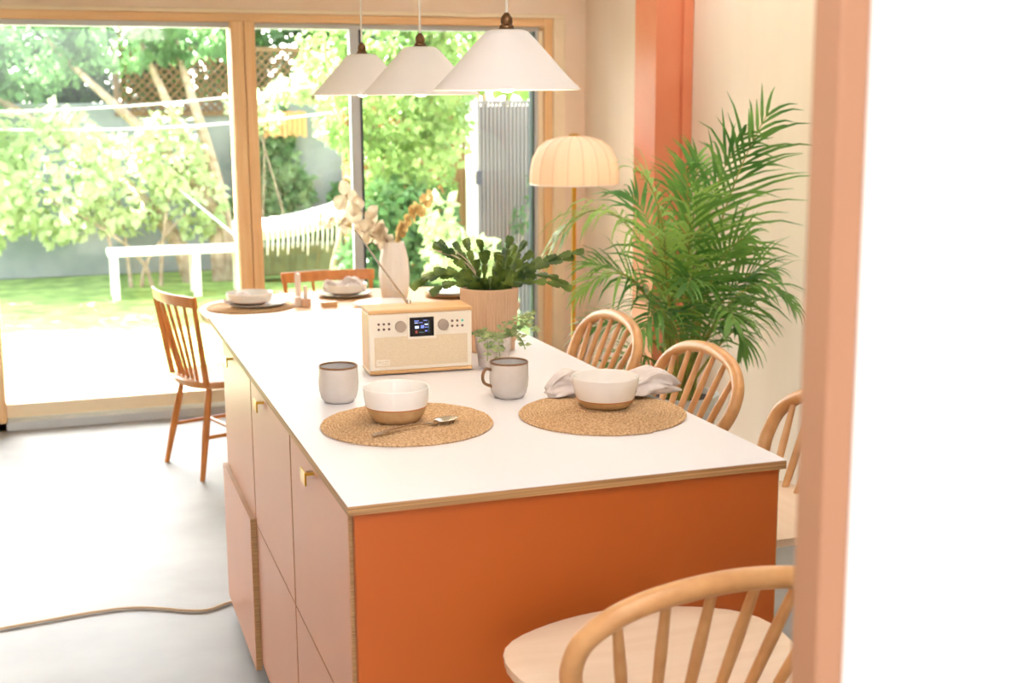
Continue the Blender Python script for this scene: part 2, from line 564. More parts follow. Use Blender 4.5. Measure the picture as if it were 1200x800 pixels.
def foliage(blobs, n, ln, rng, shell=0.55, sway=(0, -0.5, 0.25)):
    """leaves scattered in ellipsoidal clumps (cx,cy,cz,rx,ry,rz)"""
    mb = MB()
    vols = [b[3] * b[4] * b[5] ** 0.8 for b in blobs]
    tot = sum(vols)
    for b, vv in zip(blobs, vols):
        for i in range(int(n * vv / tot)):
            d = rnd_dir(rng)
            q = rng.uniform(shell, 1.0) ** 0.6
            p = Vector((b[0] + d.x * b[3] * q, b[1] + d.y * b[4] * q, max(0.16, b[2] + d.z * b[5] * q)))
            dd = (rnd_dir(rng) + d * 0.5 + Vector((0, 0, -0.5))).normalized()
            nn = (rnd_dir(rng) + Vector(sway)).normalized()
            l = ln * rng.uniform(0.6, 1.3)
            rect_leaf(mb, p, dd, nn, l, l * rng.uniform(0.55, 0.85))
    return mb


def shrub(name, label, cat, base, blobs, n, ln, m, seed, stems, group=None, mstem=None, rad=0.03):
    rng = random.Random(seed)
    t = thing(name, label, cat, base, 0, group)
    bl = [(b[0] - base[0], b[1] - base[1], b[2] - base[2], b[3], b[4], b[5]) for b in blobs]
    fo = foliage(bl, n, ln, rng).build('foliage', m, t)
    fo['kind'] = 'stuff'
    for k in range(stems):
        b = bl[k % len(bl)]
        tip = Vector(b[:3]) + Vector((rng.uniform(-.5, .5) * b[3], rng.uniform(-.4, .4) * b[4], 0.3 * b[5]))
        x0 = rng.uniform(-0.12, 0.12) * stems ** 0.5
        pts = bez([(x0, 0, 0), (x0 * 1.2, 0, tip.z * 0.4), (tip.x * 0.7, tip.y * 0.7, tip.z * 0.7), tip], 8)
        MB().tube(pts, [rad * (1 - 0.8 * i / 8) for i in range(9)], 7).build('stem', mstem or M_BARK, t, smooth=50)
    return t


# grey rendered wall, ribbed timber fence and brown fence
gw = MB().box(-3.0, 3.4, 13.2, 13.4, -0.03, 1.62).build('garden_wall', M_GWALL, bevel=0.01)
struct(gw, 'grey rendered garden wall behind the hammock')


def slat_fence(name, label, base, w, h, n, m, cover=0.62, cap=True, mback=None):
    mback = mback or m
    t = thing(name, label, 'fence', base)
    pitch_ = w / n
    sl = MB().box(-pitch_ * cover / 2, pitch_ * cover / 2, -0.022, 0.0, 0, h).mesh('slat', m)
    for k in range(n):
        o = link('slat', sl, t)
        o.location = (pitch_ * (k + 0.5), 0, 0)
    MB().box(0, w, 0.0, 0.02, 0.02, h - 0.02).build('backing_board', mback, t)
    if cap:
        MB().box(-0.01, w + 0.01, -0.03, 0.04, h, h + 0.025).build('capping', m, t)
    return t


slat_fence('ribbed_fence', 'weathered grey fence of narrow upright ribs at the right of the garden', (3.02, 9.5, -0.03), 1.25, 1.63, 40, M_SLATG, 0.62, True, M_GWALLD)
slat_fence('brown_fence', 'brown slatted fence showing behind the climbing shrub', (2.15, 10.3, -0.03), 1.15, 1.9, 24, M_SLATB, 0.8)
gp = MB().box(2.93, 3.0, 9.42, 9.5, -0.03, 1.72).build('gate_post', M_WHITEP, bevel=0.006)
tag(gp, 'pale upright gate post beside the ribbed fence', 'post')
MB().box(2.985, 3.03, 9.40, 9.42, 1.0, 1.10).build('latch', M_ALUD, gp)


def trellis(label, x0, x1, z0, z1, y):
    t = thing('trellis_panel', label, 'trellis', (x0, y, z0), 0, 'trellis panels on the garden wall')
    w, h = x1 - x0, z1 - z0
    mb = MB()
    st = 0.085
    for s, yy in ((1, 0.0), (-1, 0.012)):
        k = -h
        while k < w:
            a, b = max(k, 0), min(k + h, w)
            if b - a > 0.02:
                za, zb = a - k, b - k
                if s < 0:
                    za, zb = h - za, h - zb
                mb.tube([(a, yy, za), (b, yy, zb)], 0.011, 4)
            k += st
    la = mb.build('lattice', M_TRELL, t)
    la['kind'] = 'stuff'
    for q in ((0, w, 0, 0.04), (0, w, h - 0.04, h)):
        MB().box(q[0], q[1], -0.015, 0.025, q[2], q[3]).build('rail', M_TRELL, t)
    for q in ((0, 0.04), (w - 0.04, w)):
        MB().box(q[0], q[1], -0.012, 0.022, 0, h).build('upright', M_TRELL, t)


trellis('brown diamond trellis seen right of the timber post', 1.78, 2.75, 1.62, 2.16, 13.25)
trellis('brown diamond trellis seen in the far left pane', 0.55, 1.72, 1.50, 2.16, 13.15)

pl = thing('wall_planter', 'peach slatted planter box hanging on the garden wall under the trellis', 'planter', (1.92, 12.98, 1.32))
mb = MB().box(0, 0.44, 0.03, 0.17, 0.0, 0.21)
mb.build('box', M_PLANTP, pl, bevel=0.006)
ps = MB().box(-0.02, 0.02, 0, 0.025, -0.04, 0.2).mesh('slat', M_PLANTP)
for k in range(9):
    o = link('slat', ps, pl)
    o.location = (0.025 + k * 0.049, 0, 0.02 * (k % 2))

# shrubs, ivy and trees
shrub('climbing_shrub', 'big bright climbing shrub in the middle of the garden view', 'shrub', (2.05, 9.2, -0.03),
      [(2.05, 9.3, 1.60, .24, .25, .40), (2.30, 9.2, 1.62, .30, .3, .42), (2.62, 9.3, 1.72, .28, .3, .36), (2.25, 9.2, 1.12, .28, .28, .32),
       (2.50, 9.15, 1.15, .26, .25, .32), (2.70, 9.25, 1.42, .18, .2, .26), (1.82, 9.3, 1.95, .16, .2, .22), (2.3, 9.3, 2.15, .45, .3, .26), (2.75, 9.4, 2.2, .4, .3, .24)],
      5200, 0.075, M_L1, 3, 7, rad=0.028)
shrub('lower_hedge', 'mid green leafy hedge under the climbing shrub', 'shrub', (2.1, 9.05, -0.03),
      [(2.05, 9.0, .35, .24, .22, .38), (2.28, 9.0, .45, .28, .22, .48), (2.52, 9.05, .55, .24, .22, .50), (2.25, 8.95, .8, .25, .2, .3)], 3000, 0.085, M_L2, 4, 5)
shrub('sunlit_tint_bush', 'bush with sunlight painted into its pale leaves, in front of the ribbed fence', 'shrub', (2.62, 8.5, -0.03),
      [(2.48, 8.5, .62, .16, .15, .22), (2.66, 8.5, .42, .24, .18, .30), (2.42, 8.5, .85, .12, .1, .12), (2.75, 8.45, .2, .2, .15, .2)], 1100, 0.085, M_L4, 5, 4, rad=0.015)
shrub('wall_ivy', 'ivy hanging down the grey garden wall beside the timber post', 'ivy', (1.95, 13.1, -0.03),
      [(1.95, 13.08, 1.05, .30, .10, .40), (2.12, 13.08, .75, .28, .1, .30), (1.85, 13.05, .55, .3, .12, .30), (2.05, 13.1, 1.35, .2, .08, .25)], 2600, 0.10, M_L5, 6, 4, rad=0.012)
shrub('wall_ivy', 'ivy growing up the wall at the right of the hammock', 'ivy', (2.85, 13.1, -0.03),
      [(2.80, 13.05, .45, .28, .12, .40), (3.0, 13.05, .75, .25, .1, .40), (2.6, 13.0, .25, .35, .15, .25)], 1800, 0.09, M_L2, 8, 4, rad=0.012)
shrub('garden_tree', 'dark leafy tree rising above the trellis', 'tree', (2.2, 14.2, -0.03),
      [(1.5, 14.2, 2.0, .7, .4, .6), (2.35, 14.2, 2.05, .8, .4, .6), (3.2, 14.2, 2.0, .7, .4, .6), (0.6, 14.2, 2.0, .7, .4, .6), (-.4, 14.2, 2.0, .8, .4, .7)], 7000, 0.13, M_L3, 9, 4, rad=0.07)
shrub('garden_tree', 'leafy tree with a pale trunk in the far left pane', 'tree', (1.32, 12.4, -0.03),
      [(.6, 12.5, 2.3, .55, .4, .4), (1.2, 12.6, 2.35, .5, .4, .35), (-.2, 12.6, 2.2, .6, .4, .5), (-1.0, 12.7, 2.0, .7, .4, .6)], 3600, 0.11, M_L2, 10, 4, rad=0.085)
shrub('garden_bush', 'bush with sunlight painted into its pale leaves, behind the white bench at the far left', 'shrub', (0.7, 12.2, -0.03),
      [(.95, 12.3, 1.15, .30, .25, .40), (.55, 12.3, .9, .45, .25, .45), (1.2, 12.3, .75, .25, .2, .35), (0.0, 12.2, 1.0, .5, .3, .6), (-.8, 12.2, 1.0, .6, .3, .7)], 3600, 0.10, M_L4, 11, 5, rad=0.02)
shrub('flowering_tree', 'pale blossoming branch hanging in front of the trellis', 'tree', (1.95, 12.6, -0.03),
      [(1.72, 12.6, 1.60, .17, .1, .11), (1.9, 12.6, 1.45, .14, .1, .10), (2.1, 12.6, 1.72, .2, .1, .10), (2.4, 12.6, 1.85, .2, .12, .22), (2.55, 12.6, 1.5, .15, .1, .3)], 900, 0.09, M_L4, 12, 2, rad=0.012)
shrub('far_tree', 'pale green tree above the ribbed fence at the right', 'tree', (3.9, 11.6, -0.03),
      [(3.5, 11.6, 2.1, .5, .4, .42), (4.2, 11.7, 2.1, .5, .4, .45), (3.9, 11.6, 2.5, .6, .4, .3)], 2600, 0.10, M_L1, 13, 3, rad=0.05)
shrub('fence_vine', 'thin vine climbing the ribbed fence', 'vine', (3.28, 9.3, -0.03),
      [(3.42, 9.35, .95, .035, .03, .14), (3.30, 9.35, .72, .06, .03, .09), (3.2, 9.35, .52, .07, .03, .08)], 110, 0.06, M_L2, 14, 2, rad=0.006)

# hammock, bench, washing lines
hm = thing('hammock', 'white fringed hammock slung above the lawn', 'hammock', (1.95, 11.5, 0.0))
mb = MB()
NU, NV = 22, 8
for i in range(NU + 1):
    u = i / NU
    x = -0.52 + 1.12 * u
    zc = 0.44 + 0.30 * (u - 0.12) ** 2 * 0.9
    wv = 0.30 * (1 - 0.55 * abs(2 * u - 1) ** 3)
    for j in range(NV + 1):
        v = 2 * j / NV - 1
        mb.v.append((x, v * wv, zc + 0.13 * v * v + (0.02 * v)))
for i in range(NU):
    for j in range(NV):
        a = i * (NV + 1) + j
        mb.f.append((a, a + NV + 1, a + NV + 2, a + 1))
o = mb.build('cloth', M_WHITEP, hm, smooth=60)
s_ = o.modifiers.new('thick', 'SOLIDIFY')
s_.thickness = 0.012
fr_mesh = MB().tube([(0, 0, 0), (0.004, -0.004, -0.12), (-0.004, 0.0, -0.25)], [0.010, 0.007, 0.003], 4).mesh('fringe_tassel', M_WHITEP)
for i in range(26):
    u = (i + 0.5) / 26
    o = link('fringe_tassel', fr_mesh, hm)
    wv = 0.30 * (1 - 0.55 * abs(2 * u - 1) ** 3)
    o.location = (-0.52 + 1.12 * u, -wv, 0.56 + 0.27 * (u - 0.12) ** 2)
    o.scale = (1, 1, random.uniform(0.8, 1.25))
for xs, xe, ze in ((0.60, 1.2, 1.25), (-0.52, -1.3, 1.2)):
    z0 = 0.44 + 0.27 * ((xs + 0.52) / 1.12 - 0.12) ** 2 + 0.03
    MB().tube([(xs, 0, z0), (xe, 1.4, ze)], 0.008, 6).build('rope', M_WHITEP, hm)

bn = thing('garden_bench', 'low white garden bench in the left pane', 'bench', (1.1, 11.6, -0.03))
for k in range(3):
    MB().box(-0.75, 0.42, -0.20 + 0.135 * k, -0.08 + 0.135 * k, 0.37, 0.41).build('slat', M_WHITEP, bn, bevel=0.004)
for xx in (-0.70, -0.02, 0.36):
    for yy in (-0.17, 0.15):
        MB().box(xx - 0.03, xx + 0.03, yy - 0.03, yy + 0.03, 0, 0.37).build('leg', M_WHITEP, bn)
sb = thing('stone_trough', 'dark mossy trough under the hammock', 'trough', (2.05, 12.2, -0.03))
mb = MB().box(-0.45, 0.45, -0.15, 0.15, 0.06, 0.34)
mb.build('body', M_MOSS, sb, bevel=0.02)
for xx in (-0.36, 0.0, 0.36):
    MB().box(xx - 0.05, xx + 0.05, -0.12, 0.12, 0, 0.06).build('foot', M_GWALL, sb)
for lab, a, b, sag in (('upper white washing line across the garden', (-1.2, 12.2, 1.56), (2.6, 12.2, 1.82), 0.09),
                       ('lower white washing line across the garden', (-1.2, 12.1, 1.44), (2.7, 12.1, 1.56), 0.10)):
    a, b = Vector(a), Vector(b)
    t = MB().tube([a.lerp(b, k / 20) - Vector((0, 0, sag * 4 * (k / 20) * (1 - k / 20))) for k in range(21)], 0.009, 6).build('washing_line', M_WHITEP)
    tag(t, lab, 'line', 'washing lines')

# ------------------------------------------------------------------ kitchen island
TOP = 0.91
wt = thing('worktop', 'white laminate worktop with plywood edge on the island', 'worktop', (0.8775, 3.244, 0.892))
MB().box(-0.4375, 0.4375, -1.096, 1.096, 0, 0.0165).build('plywood_core', M_PLYEDGE, wt)
MB().box(-0.4375, 0.4375, -1.096, 1.096, 0.0165, 0.018).build('laminate_top', M_WORKTOP, wt)
ep = thing('end_panel', 'burnt orange end panel of the island facing the camera', 'panel', (0.88, 2.168, 0))
MB().box(-0.426, 0.424, -0.009, 0.009, 0.0, 0.892).build('board', M_ORANGE, ep, bevel=0.001)
MB().box(0.424, 0.4255, -0.009, 0.009, 0.0, 0.892).build('edging', M_PLYEDGEV, ep)


def cabinet(label, y0, y1, proud, hy):
    t = thing('base_cabinet', label, 'cabinet', (0.75, (y0 + y1) / 2, 0), 0, 'island cabinets')
    h = (y1 - y0) / 2 - 0.002
    MB().box(-0.284, 0.30, -h, h, 0.08, 0.885).build('carcass', M_ORANGE, t)
    MB().box(-0.22, 0.28, -h, h, 0.0, 0.08).build('plinth', M_ORANGE, t)

    def front(name, x, z0, z1):
        d = MB().box(x + 0.001, x + 0.017, -h, h, z0, z1).build(name, M_PLYEDGE, t, bevel=0.0008)
        MB().box(x, x + 0.001, -h, h, z0, z1).build('laminate_face', M_DOOR, d)
        return d
    dx = 0.447 - 0.75
    d = front('door', dx, 0.486, 0.884)
    hl = hy - (y0 + y1) / 2
    hb = MB().box(dx - 0.020, dx - 0.016, hl - 0.026, hl + 0.026, 0.846, 0.874).build('handle', M_BRASS, d, bevel=0.0015)
    hb['label'] = 'brass tab handle'
    MB().box(dx - 0.017, dx, hl - 0.026, hl - 0.014, 0.868, 0.874).build('handle_bracket', M_BRASS, d)
    front('drawer_front', dx - proud, 0.055 if proud else 0.085, 0.480 if not proud else 0.492)
    return t


cabinet('clay pink island cabinet nearest the camera', 2.182, 2.79, 0.0, 2.53)
cabinet('clay pink island cabinet in the middle of the row', 2.80, 3.41, 0.0, 3.20)
cabinet('clay pink island cabinet farthest away with its drawer standing proud', 3.42, 4.03, 0.015, 3.80)
cb = MB().tube(catmull([(0.47, 4.10, 0.006), (0.42, 4.075, 0.006), (0.365, 4.045, 0.006), (0.30, 4.06, 0.006), (0.1, 4.15, 0.006), (-0.3, 4.1, 0.006)], 8), 0.005, 6).build('cable', M_CABLE, None, smooth=60)
tag(cb, 'thin beige cable lying on the concrete floor by the island', 'cable')

# ------------------------------------------------------------------ bar stools
def make_stool(label):
    t = thing('bar_stool', label, 'stool', (0, 0, 0), 0, 'hoop-back bar stools around the island')
    # seat: dished, shield-shaped plate
    n, rings = 48, 7
    mb = MB()

    def outline(a):
        c, s = cos(a), sin(a)
        e = 2.6
        r = (abs(c / 0.25) ** e + abs(s / 0.205) ** e) ** (-1 / e)
        x, y = r * c, r * s
        x *= 1 + 0.10 * y / 0.2
        if y > 0:
            y += 0.010 * cos(x / 0.2 * pi * 1.0)
        return x, y
    top, bot = [], []
    for i in range(rings + 1):
        q = i / rings
        for k in range(n):
            x, y = outline(2 * pi * k / n)
            dish = -0.014 * (1 - q ** 2) ** 1.2
            mb.v.append((x * q, y * q, 0.682 + dish - (0.006 if i == rings else 0)))
    for i in range(rings):
        for k in range(n):
            k2 = (k + 1) % n
            mb.f.append((i * n + k, (i + 1) * n + k, (i + 1) * n + k2, i * n + k2))
    b = len(mb.v)
    for k in range(n):
        x, y = outline(2 * pi * k / n)
        mb.v.append((x * 0.99, y * 0.99, 0.658))
    for k in range(n):
        x, y = outline(2 * pi * k / n)
        mb.v.append((x * 0.90, y * 0.90, 0.648))
    for k in range(n):
        k2 = (k + 1) % n
        mb.f.append((rings * n + k, b + k, b + k2, rings * n + k2))
        mb.f.append((b + k, b + n + k, b + n + k2, b + k2))
    mb.f.append(tuple(b + n + k for k in range(n)))
    mb.build('seat', M_SEAT, t, smooth=50)
    # hoop
    half = [(-0.185, -0.150, 0.66), (-0.222, -0.178, 0.718), (-0.240, -0.206, 0.778), (-0.222, -0.232, 0.838), (-0.142, -0.254, 0.886), (0, -0.262, 0.905)]
    pts = half + [(-x, y, z) for x, y, z in reversed(half[:-1])]
    path = catmull(pts, 8)
    MB().tube(path, 0.0175, 14).build('hoop', M_CHAIR, t, smooth=60)
    # spindles
    for k in range(6):
        s = (k - 2.5) / 2.5
        xb = s * 0.135
        xt = s * 0.185
        zt = min((abs(p.x - xt), p.z, p.y) for p in path if p.z > 0.785)
        MB().tube([(xb, -0.160, 0.67), ((xb + xt) / 2, (-0.160 + zt[2]) / 2, (0.67 + zt[1]) / 2), (xt, zt[2], zt[1])], [0.0088, 0.0102, 0.0074], 8).build('spindle', M_CHAIR, t, smooth=60)
    feet = []
    for sx in (-1, 1):
        for sy in (-1, 1):
            a, c = Vector((sx * 0.125, sy * 0.115, 0.66)), Vector((sx * 0.185, sy * 0.180, 0.0))
            feet.append((a, c))
            MB().tube([a, a.lerp(c, 0.5), c], [0.016, 0.019, 0.013], 12).build('leg', M_CHAIR, t, smooth=60)
    def at(i, q):
        return feet[i][0].lerp(feet[i][1], q)
    for i, j, q in ((0, 1, 0.52), (2, 3, 0.52), (0, 2, 0.62), (1, 3, 0.68)):
        MB().tube([at(i, q), at(j, q)], 0.010, 8).build('stretcher', M_CHAIR, t, smooth=60)
    return t


st0 = make_stool('pale wooden hoop-back stool nearest the camera, at the orange end panel')
st0.location = (0.91, 1.875, 0)
copy_tree(st0, (1.465, 2.58, 0), pi / 2, 'pale wooden hoop-back stool half hidden by the blurred jamb')
copy_tree(st0, (1.475, 3.27, 0), pi / 2, 'pale wooden hoop-back stool beside the bowl with the napkin')
copy_tree(st0, (1.465, 3.90, 0), pi / 2, 'pale wooden hoop-back stool farthest away, before the floor lamp')

# ------------------------------------------------------------------ dining table and chairs
def superell(hx, hy, e, n=64):
    out = []
    for k in range(n):
        a = 2 * pi * k / n
        c, s = cos(a), sin(a)
        r = (abs(c / hx) ** e + abs(s / hy) ** e) ** (-1 / e)
        out.append((r * c, r * s))
    return out


dt = thing('dining_table', 'oak dining table with rounded ends behind the island', 'table', (1.22, 5.53, 0))
MB().prism(superell(0.69, 0.46, 2.8), 0.712, 0.74).build('tabletop', M_TABLE, dt, bevel=0.005)
for sx in (-1, 1):
    for sy in (-1, 1):
        MB().tube([(sx * 0.46, sy * 0.26, 0.712), (sx * 0.55, sy * 0.33, 0)], [0.026, 0.016], 12).build('leg', M_TABLE, dt, smooth=60)
    MB().box(sx * 0.46 - 0.015, sx * 0.46 + 0.015, -0.26, 0.26, 0.65, 0.71).build('apron', M_TABLE, dt)


def make_dining_chair(label):
    t = thing('dining_chair', label, 'chair', (0, 0, 0), 0, 'golden wooden dining chairs')
    mb = MB().prism([(x * (1 + 0.12 * y / 0.2), y) for x, y in superell(0.215, 0.205, 3.2, 40)], 0.392, 0.425)
    mb.build('seat', M_ELMSEAT, t, bevel=0.010, seg=3)
    def backpt(x, q):        # the curved, leaning back
        return Vector((x * (1 + 0.16 * q), -0.160 - 0.055 * q - 0.035 * (1 - (x / 0.19) ** 2) * q, 0.41 + 0.385 * q))
    for sx in (-1, 1):
        MB().tube([backpt(sx * 0.185, q) for q in (0, 0.33, 0.66, 0.97)], [0.0135, 0.0135, 0.012, 0.010], 10).build('back_post', M_ELM, t, smooth=60)
    for k in range(5):
        x = (k - 2) / 2 * 0.115
        MB().tube([backpt(x * 0.8, 0), backpt(x, 0.5), backpt(x * 1.1, 0.97)], [0.008, 0.009, 0.007], 8).build('spindle', M_ELM, t, smooth=60)
    for nm, q0, q1 in (('crest_rail', 0.90, 1.03),):
        mb = MB()
        for i in range(17):
            x = -0.198 + 0.396 * i / 16
            for q, dy in ((q0, -0.009), (q1, -0.007), (q1, 0.007), (q0, 0.009)):
                p = backpt(x, q)
                mb.v.append((p.x, p.y + dy, p.z))
        for i in range(16):
            for k in range(4):
                k2 = (k + 1) % 4
                mb.f.append((i * 4 + k, i * 4 + k2, i * 4 + 4 + k2, i * 4 + 4 + k))
        mb.f += [(0, 3, 2, 1), (64, 65, 66, 67)]
        mb.build(nm, M_ELM, t, bevel=0.004)
    feet = []
    for sx in (-1, 1):
        for sy in (-1, 1):
            a, c = Vector((sx * 0.14, sy * 0.13, 0.40)), Vector((sx * 0.195, sy * 0.205, 0))
            feet.append((a, c))
            MB().tube([a, a.lerp(c, 0.5), c], [0.013, 0.016, 0.011], 10).build('leg', M_ELM, t, smooth=60)
    pa, pb, pc, pd = [fa.lerp(fb, 0.55) for fa, fb in feet]
    for a, b in ((pa, pb), (pc, pd), ((pa + pb) / 2, (pc + pd) / 2)):
        MB().tube([a, b], 0.009, 8).build('stretcher', M_ELM, t, smooth=60)
    return t


dc = make_dining_chair('golden wooden spindle-back chair at the left end of the dining table')
dc.location = (0.640, 5.80, 0)
dc.rotation_euler = (0, 0, radians(-72))
copy_tree(dc, (1.205, 5.98, 0), pi, 'golden wooden chair behind the dining table, in front of the window')

# ------------------------------------------------------------------ pendant lamps
def make_pendant(label):
    t = thing('pendant_lamp', label, 'lamp', (0, 0, 0), 0, 'white conical pendant lamps over the island')
    out = [(0.150, 0.0), (0.130, 0.020), (0.107, 0.045), (0.085, 0.070), (0.064, 0.093), (0.051, 0.107), (0.042, 0.115), (0.034, 0.118), (0.0, 0.118)]
    inn = [(0.0, 0.1155), (0.033, 0.1155), (0.0405, 0.113), (0.0495, 0.105), (0.062, 0.091), (0.083, 0.068), (0.105, 0.043), (0.128, 0.018), (0.149, -0.001)]
    MB().lathe(inn[::1] + [(0.150, 0.0)] + out[1:], 56).build('shade', M_SHADE, t, smooth=40)
    prof = [(0.019, 0.1175), (0.0195, 0.1195), (0.015, 0.1215), (0.0145, 0.126), (0.011, 0.129), (0.0125, 0.134), (0.0115, 0.142), (0.0075, 0.148), (0.004, 0.152), (0, 0.153)]
    MB().lathe(prof, 24).build('lamp_holder', M_BRONZE, t, smooth=40)
    ceil = 2.6 - 1.628
    MB().tube([(0, 0, 0.15), (0, 0, ceil - 0.02)], 0.0028, 6).build('cord', M_CORD, t, smooth=60)
    MB().lathe([(0.05, ceil - 0.022), (0.05, ceil - 0.004), (0.045, ceil)], 24).build('ceiling_rose', M_SHADE, t, smooth=40)
    MB().lathe([(0, -0.006), (0.010, -0.0045), (0.018, 0.001), (0.022, 0.011), (0.022, 0.022), (0.016, 0.034), (0.013, 0.05), (0.013, 0.116)], 24).build('bulb', M_BULB, t, smooth=60)
    return t


pd0 = make_pendant('white conical pendant lamp nearest the camera, the largest of three')
PX = ((0.872, 2.537), (0.885, 3.249), (0.872, 3.858))
pd0.location = (PX[0][0], PX[0][1], 1.628)
copy_tree(pd0, (PX[1][0], PX[1][1], 1.624), 0, 'middle one of the three white conical pendant lamps')
copy_tree(pd0, (PX[2][0], PX[2][1], 1.628), 0, 'white conical pendant lamp farthest from the camera, the smallest of three')
for (x, y) in PX:
    d = bpy.data.lights.new('pendant_light', 'POINT')
    d.energy = 2.0
    d.color = (1.0, 0.82, 0.6)
    d.shadow_soft_size = 0.02
    o = bpy.data.objects.new('pendant_light', d)
    COL.objects.link(o)
    o.location = (x, y, 1.615)

# ------------------------------------------------------------------ floor lamp
fl = thing('floor_lamp', 'brass floor lamp with a pleated dome fabric shade in the corner', 'lamp', (2.42, 6.02, 0))
sh = [(0.218, 1.205), (0.221, 1.215), (0.219, 1.27), (0.208, 1.33), (0.180, 1.385), (0.135, 1.420), (0.075, 1.438), (0.03, 1.442)]
NR = 18
mbs = MB().lathe(sh[:], 144, rfun=lambda a, z: 1 - 0.018 * abs(sin(a * NR / 2)) ** 0.5 * 0 - 0.02 * (1 - abs(cos(a * NR / 2)) ** 0.7))
mbs.f = [q for q in mbs.f if len(q) == 4]
o = mbs.build('shade', M_FSHADE, fl, smooth=40)
for k in range(NR):
    a = 2 * pi * k / NR
    MB().tube([(r * 1.002 * cos(a), r * 1.002 * sin(a), z) for r, z in sh], 0.0019, 5).build('rib', M_RIB, fl, smooth=60)
MB().tube([(0.219 * cos(2 * pi * k / 60), 0.219 * sin(2 * pi * k / 60), 1.206) for k in range(61)], 0.003, 5).build('rim_ring', M_SHADE, fl, smooth=60)
MB().lathe([(0.03, 1.438), (0.03, 1.448), (0.012, 1.455), (0, 1.456)], 20).build('finial', M_BRASS, fl, smooth=40)
MB().tube([(0, 0, 0.02), (0, 0, 1.44)], 0.0115, 14).build('pole', M_BRASS, fl, smooth=60)
MB().lathe([(0.14, 0), (0.14, 0.016), (0.13, 0.022), (0.02, 0.026), (0.0, 0.026)], 40).build('base', M_BRASS, fl, smooth=40)
bl = MB().lathe([(0, 1.27), (0.03, 1.285), (0.035, 1.31), (0.02, 1.345), (0.0, 1.35)], 20, c=(0.06, -0.05, 0)).build('bulb', M_BULBF, fl, smooth=60)
d = bpy.data.lights.new('floor_lamp_light', 'POINT')
d.energy = 0.25
d.color = (1.0, 0.8, 0.62)
d.shadow_soft_size = 0.04
o = bpy.data.objects.new('floor_lamp_light', d)
COL.objects.link(o)
o.location = (2.42, 6.02, 1.25)

# ------------------------------------------------------------------ palm in the corner
PXC, PYC = 2.262, 4.50
pt = thing('potted_palm', 'tall areca palm in a pale planter against the right wall', 'plant', (PXC, PYC, 0))
prof = [(0.115, 0.0), (0.118, 0.004), (0.150, 0.46), (0.152, 0.475), (0.142, 0.475), (0.138, 0.44), (0.0, 0.44)]
MB().lathe(prof, 40).build('planter', M_PLANTER, pt, smooth=40)
MB().lathe([(0.137, 0.435), (0.137, 0.452), (0.0, 0.457)], 30).build('soil', M_SOIL, pt, smooth=40)
cr_, sr_ = cos(yaw), sin(yaw)


def plocal(r, z, t):
    """frond measurements in metres: r along the wall, z height, t out into the room"""
    return Vector((r * cr_ - t * sr_, -r * sr_ - t * cr_, z))


def make_frond(ctrl, L, m, name='frond', pairs=20, start=0.30, droop=0.5, rng=random, flat=0.0, wid=0.0135):
    path = bez([plocal(*c) for c in ctrl], 40)
    n = len(path) - 1
    mbl = MB()
    for k in range(pairs):
        q = start + (1 - start) * (k + 0.3) / pairs
        for s in (-1, 1):
            f = q * n + rng.uniform(-0.2, 0.2)
            i = min(int(f), n - 1)
            p = path[i].lerp(path[i + 1], min(1, f - i))
            tg = (path[i + 1] - path[i]).normalized()
            side = tg.cross(Vector((0.18 * flat, -1 * flat, 1 - flat)))
            if side.length < 1e-3:
                side = Vector((1, 0, 0))
            side.normalize()
            upn = side.cross(tg).normalized()
            qq = (q - start) / (1 - start)
            l = L * (0.55 + 0.45 * sin(pi * min(1, 0.15 + 0.85 * qq))) * (1 - 0.45 * qq ** 3) * rng.uniform(0.85, 1.2) * 1.12
            d = (side * s * (1.0 - 0.45 * qq) + tg * (0.55 + 0.7 * qq) + upn * rng.uniform(0.05, 0.5) + rnd_dir(rng) * 0.16).normalized()
            dr = droop * rng.uniform(0.6, 1.7)
            g = Vector((0, 0, -1))
            ws = [0.35, 1.0, 0.85, 0.5, 0.06]
            vs = []
            pos = p.copy()
            dirv = d.copy()
            for j in range(5):
                wv = dirv.cross(upn)
                if wv.length < 1e-4:
                    wv = side
                wv.normalize()
                w = wid * ws[j] * 0.5
                a, b = pos + wv * w, pos - wv * w
                vs += [a, b]
                dirv = (dirv + g * dr * 0.16 * (j + 0.6)).normalized()
                pos = pos + dirv * l / 4
            lim = WX - PXC - 0.012
            vs = [Vector((min(v_.x, lim), v_.y, max(v_.z, 0.05))) for v_ in vs]
            mbl.add(vs, [(0, 2, 3, 1), (2, 4, 5, 3), (4, 6, 7, 5), (6, 8, 9, 7)])
    o = mbl.build(name, m, pt)
    MB().tube(path, [0.0065 * (1 - 0.75 * i / n) for i in range(n + 1)], 6).build('rachis', M_PSTEM, o, smooth=60)
    return o


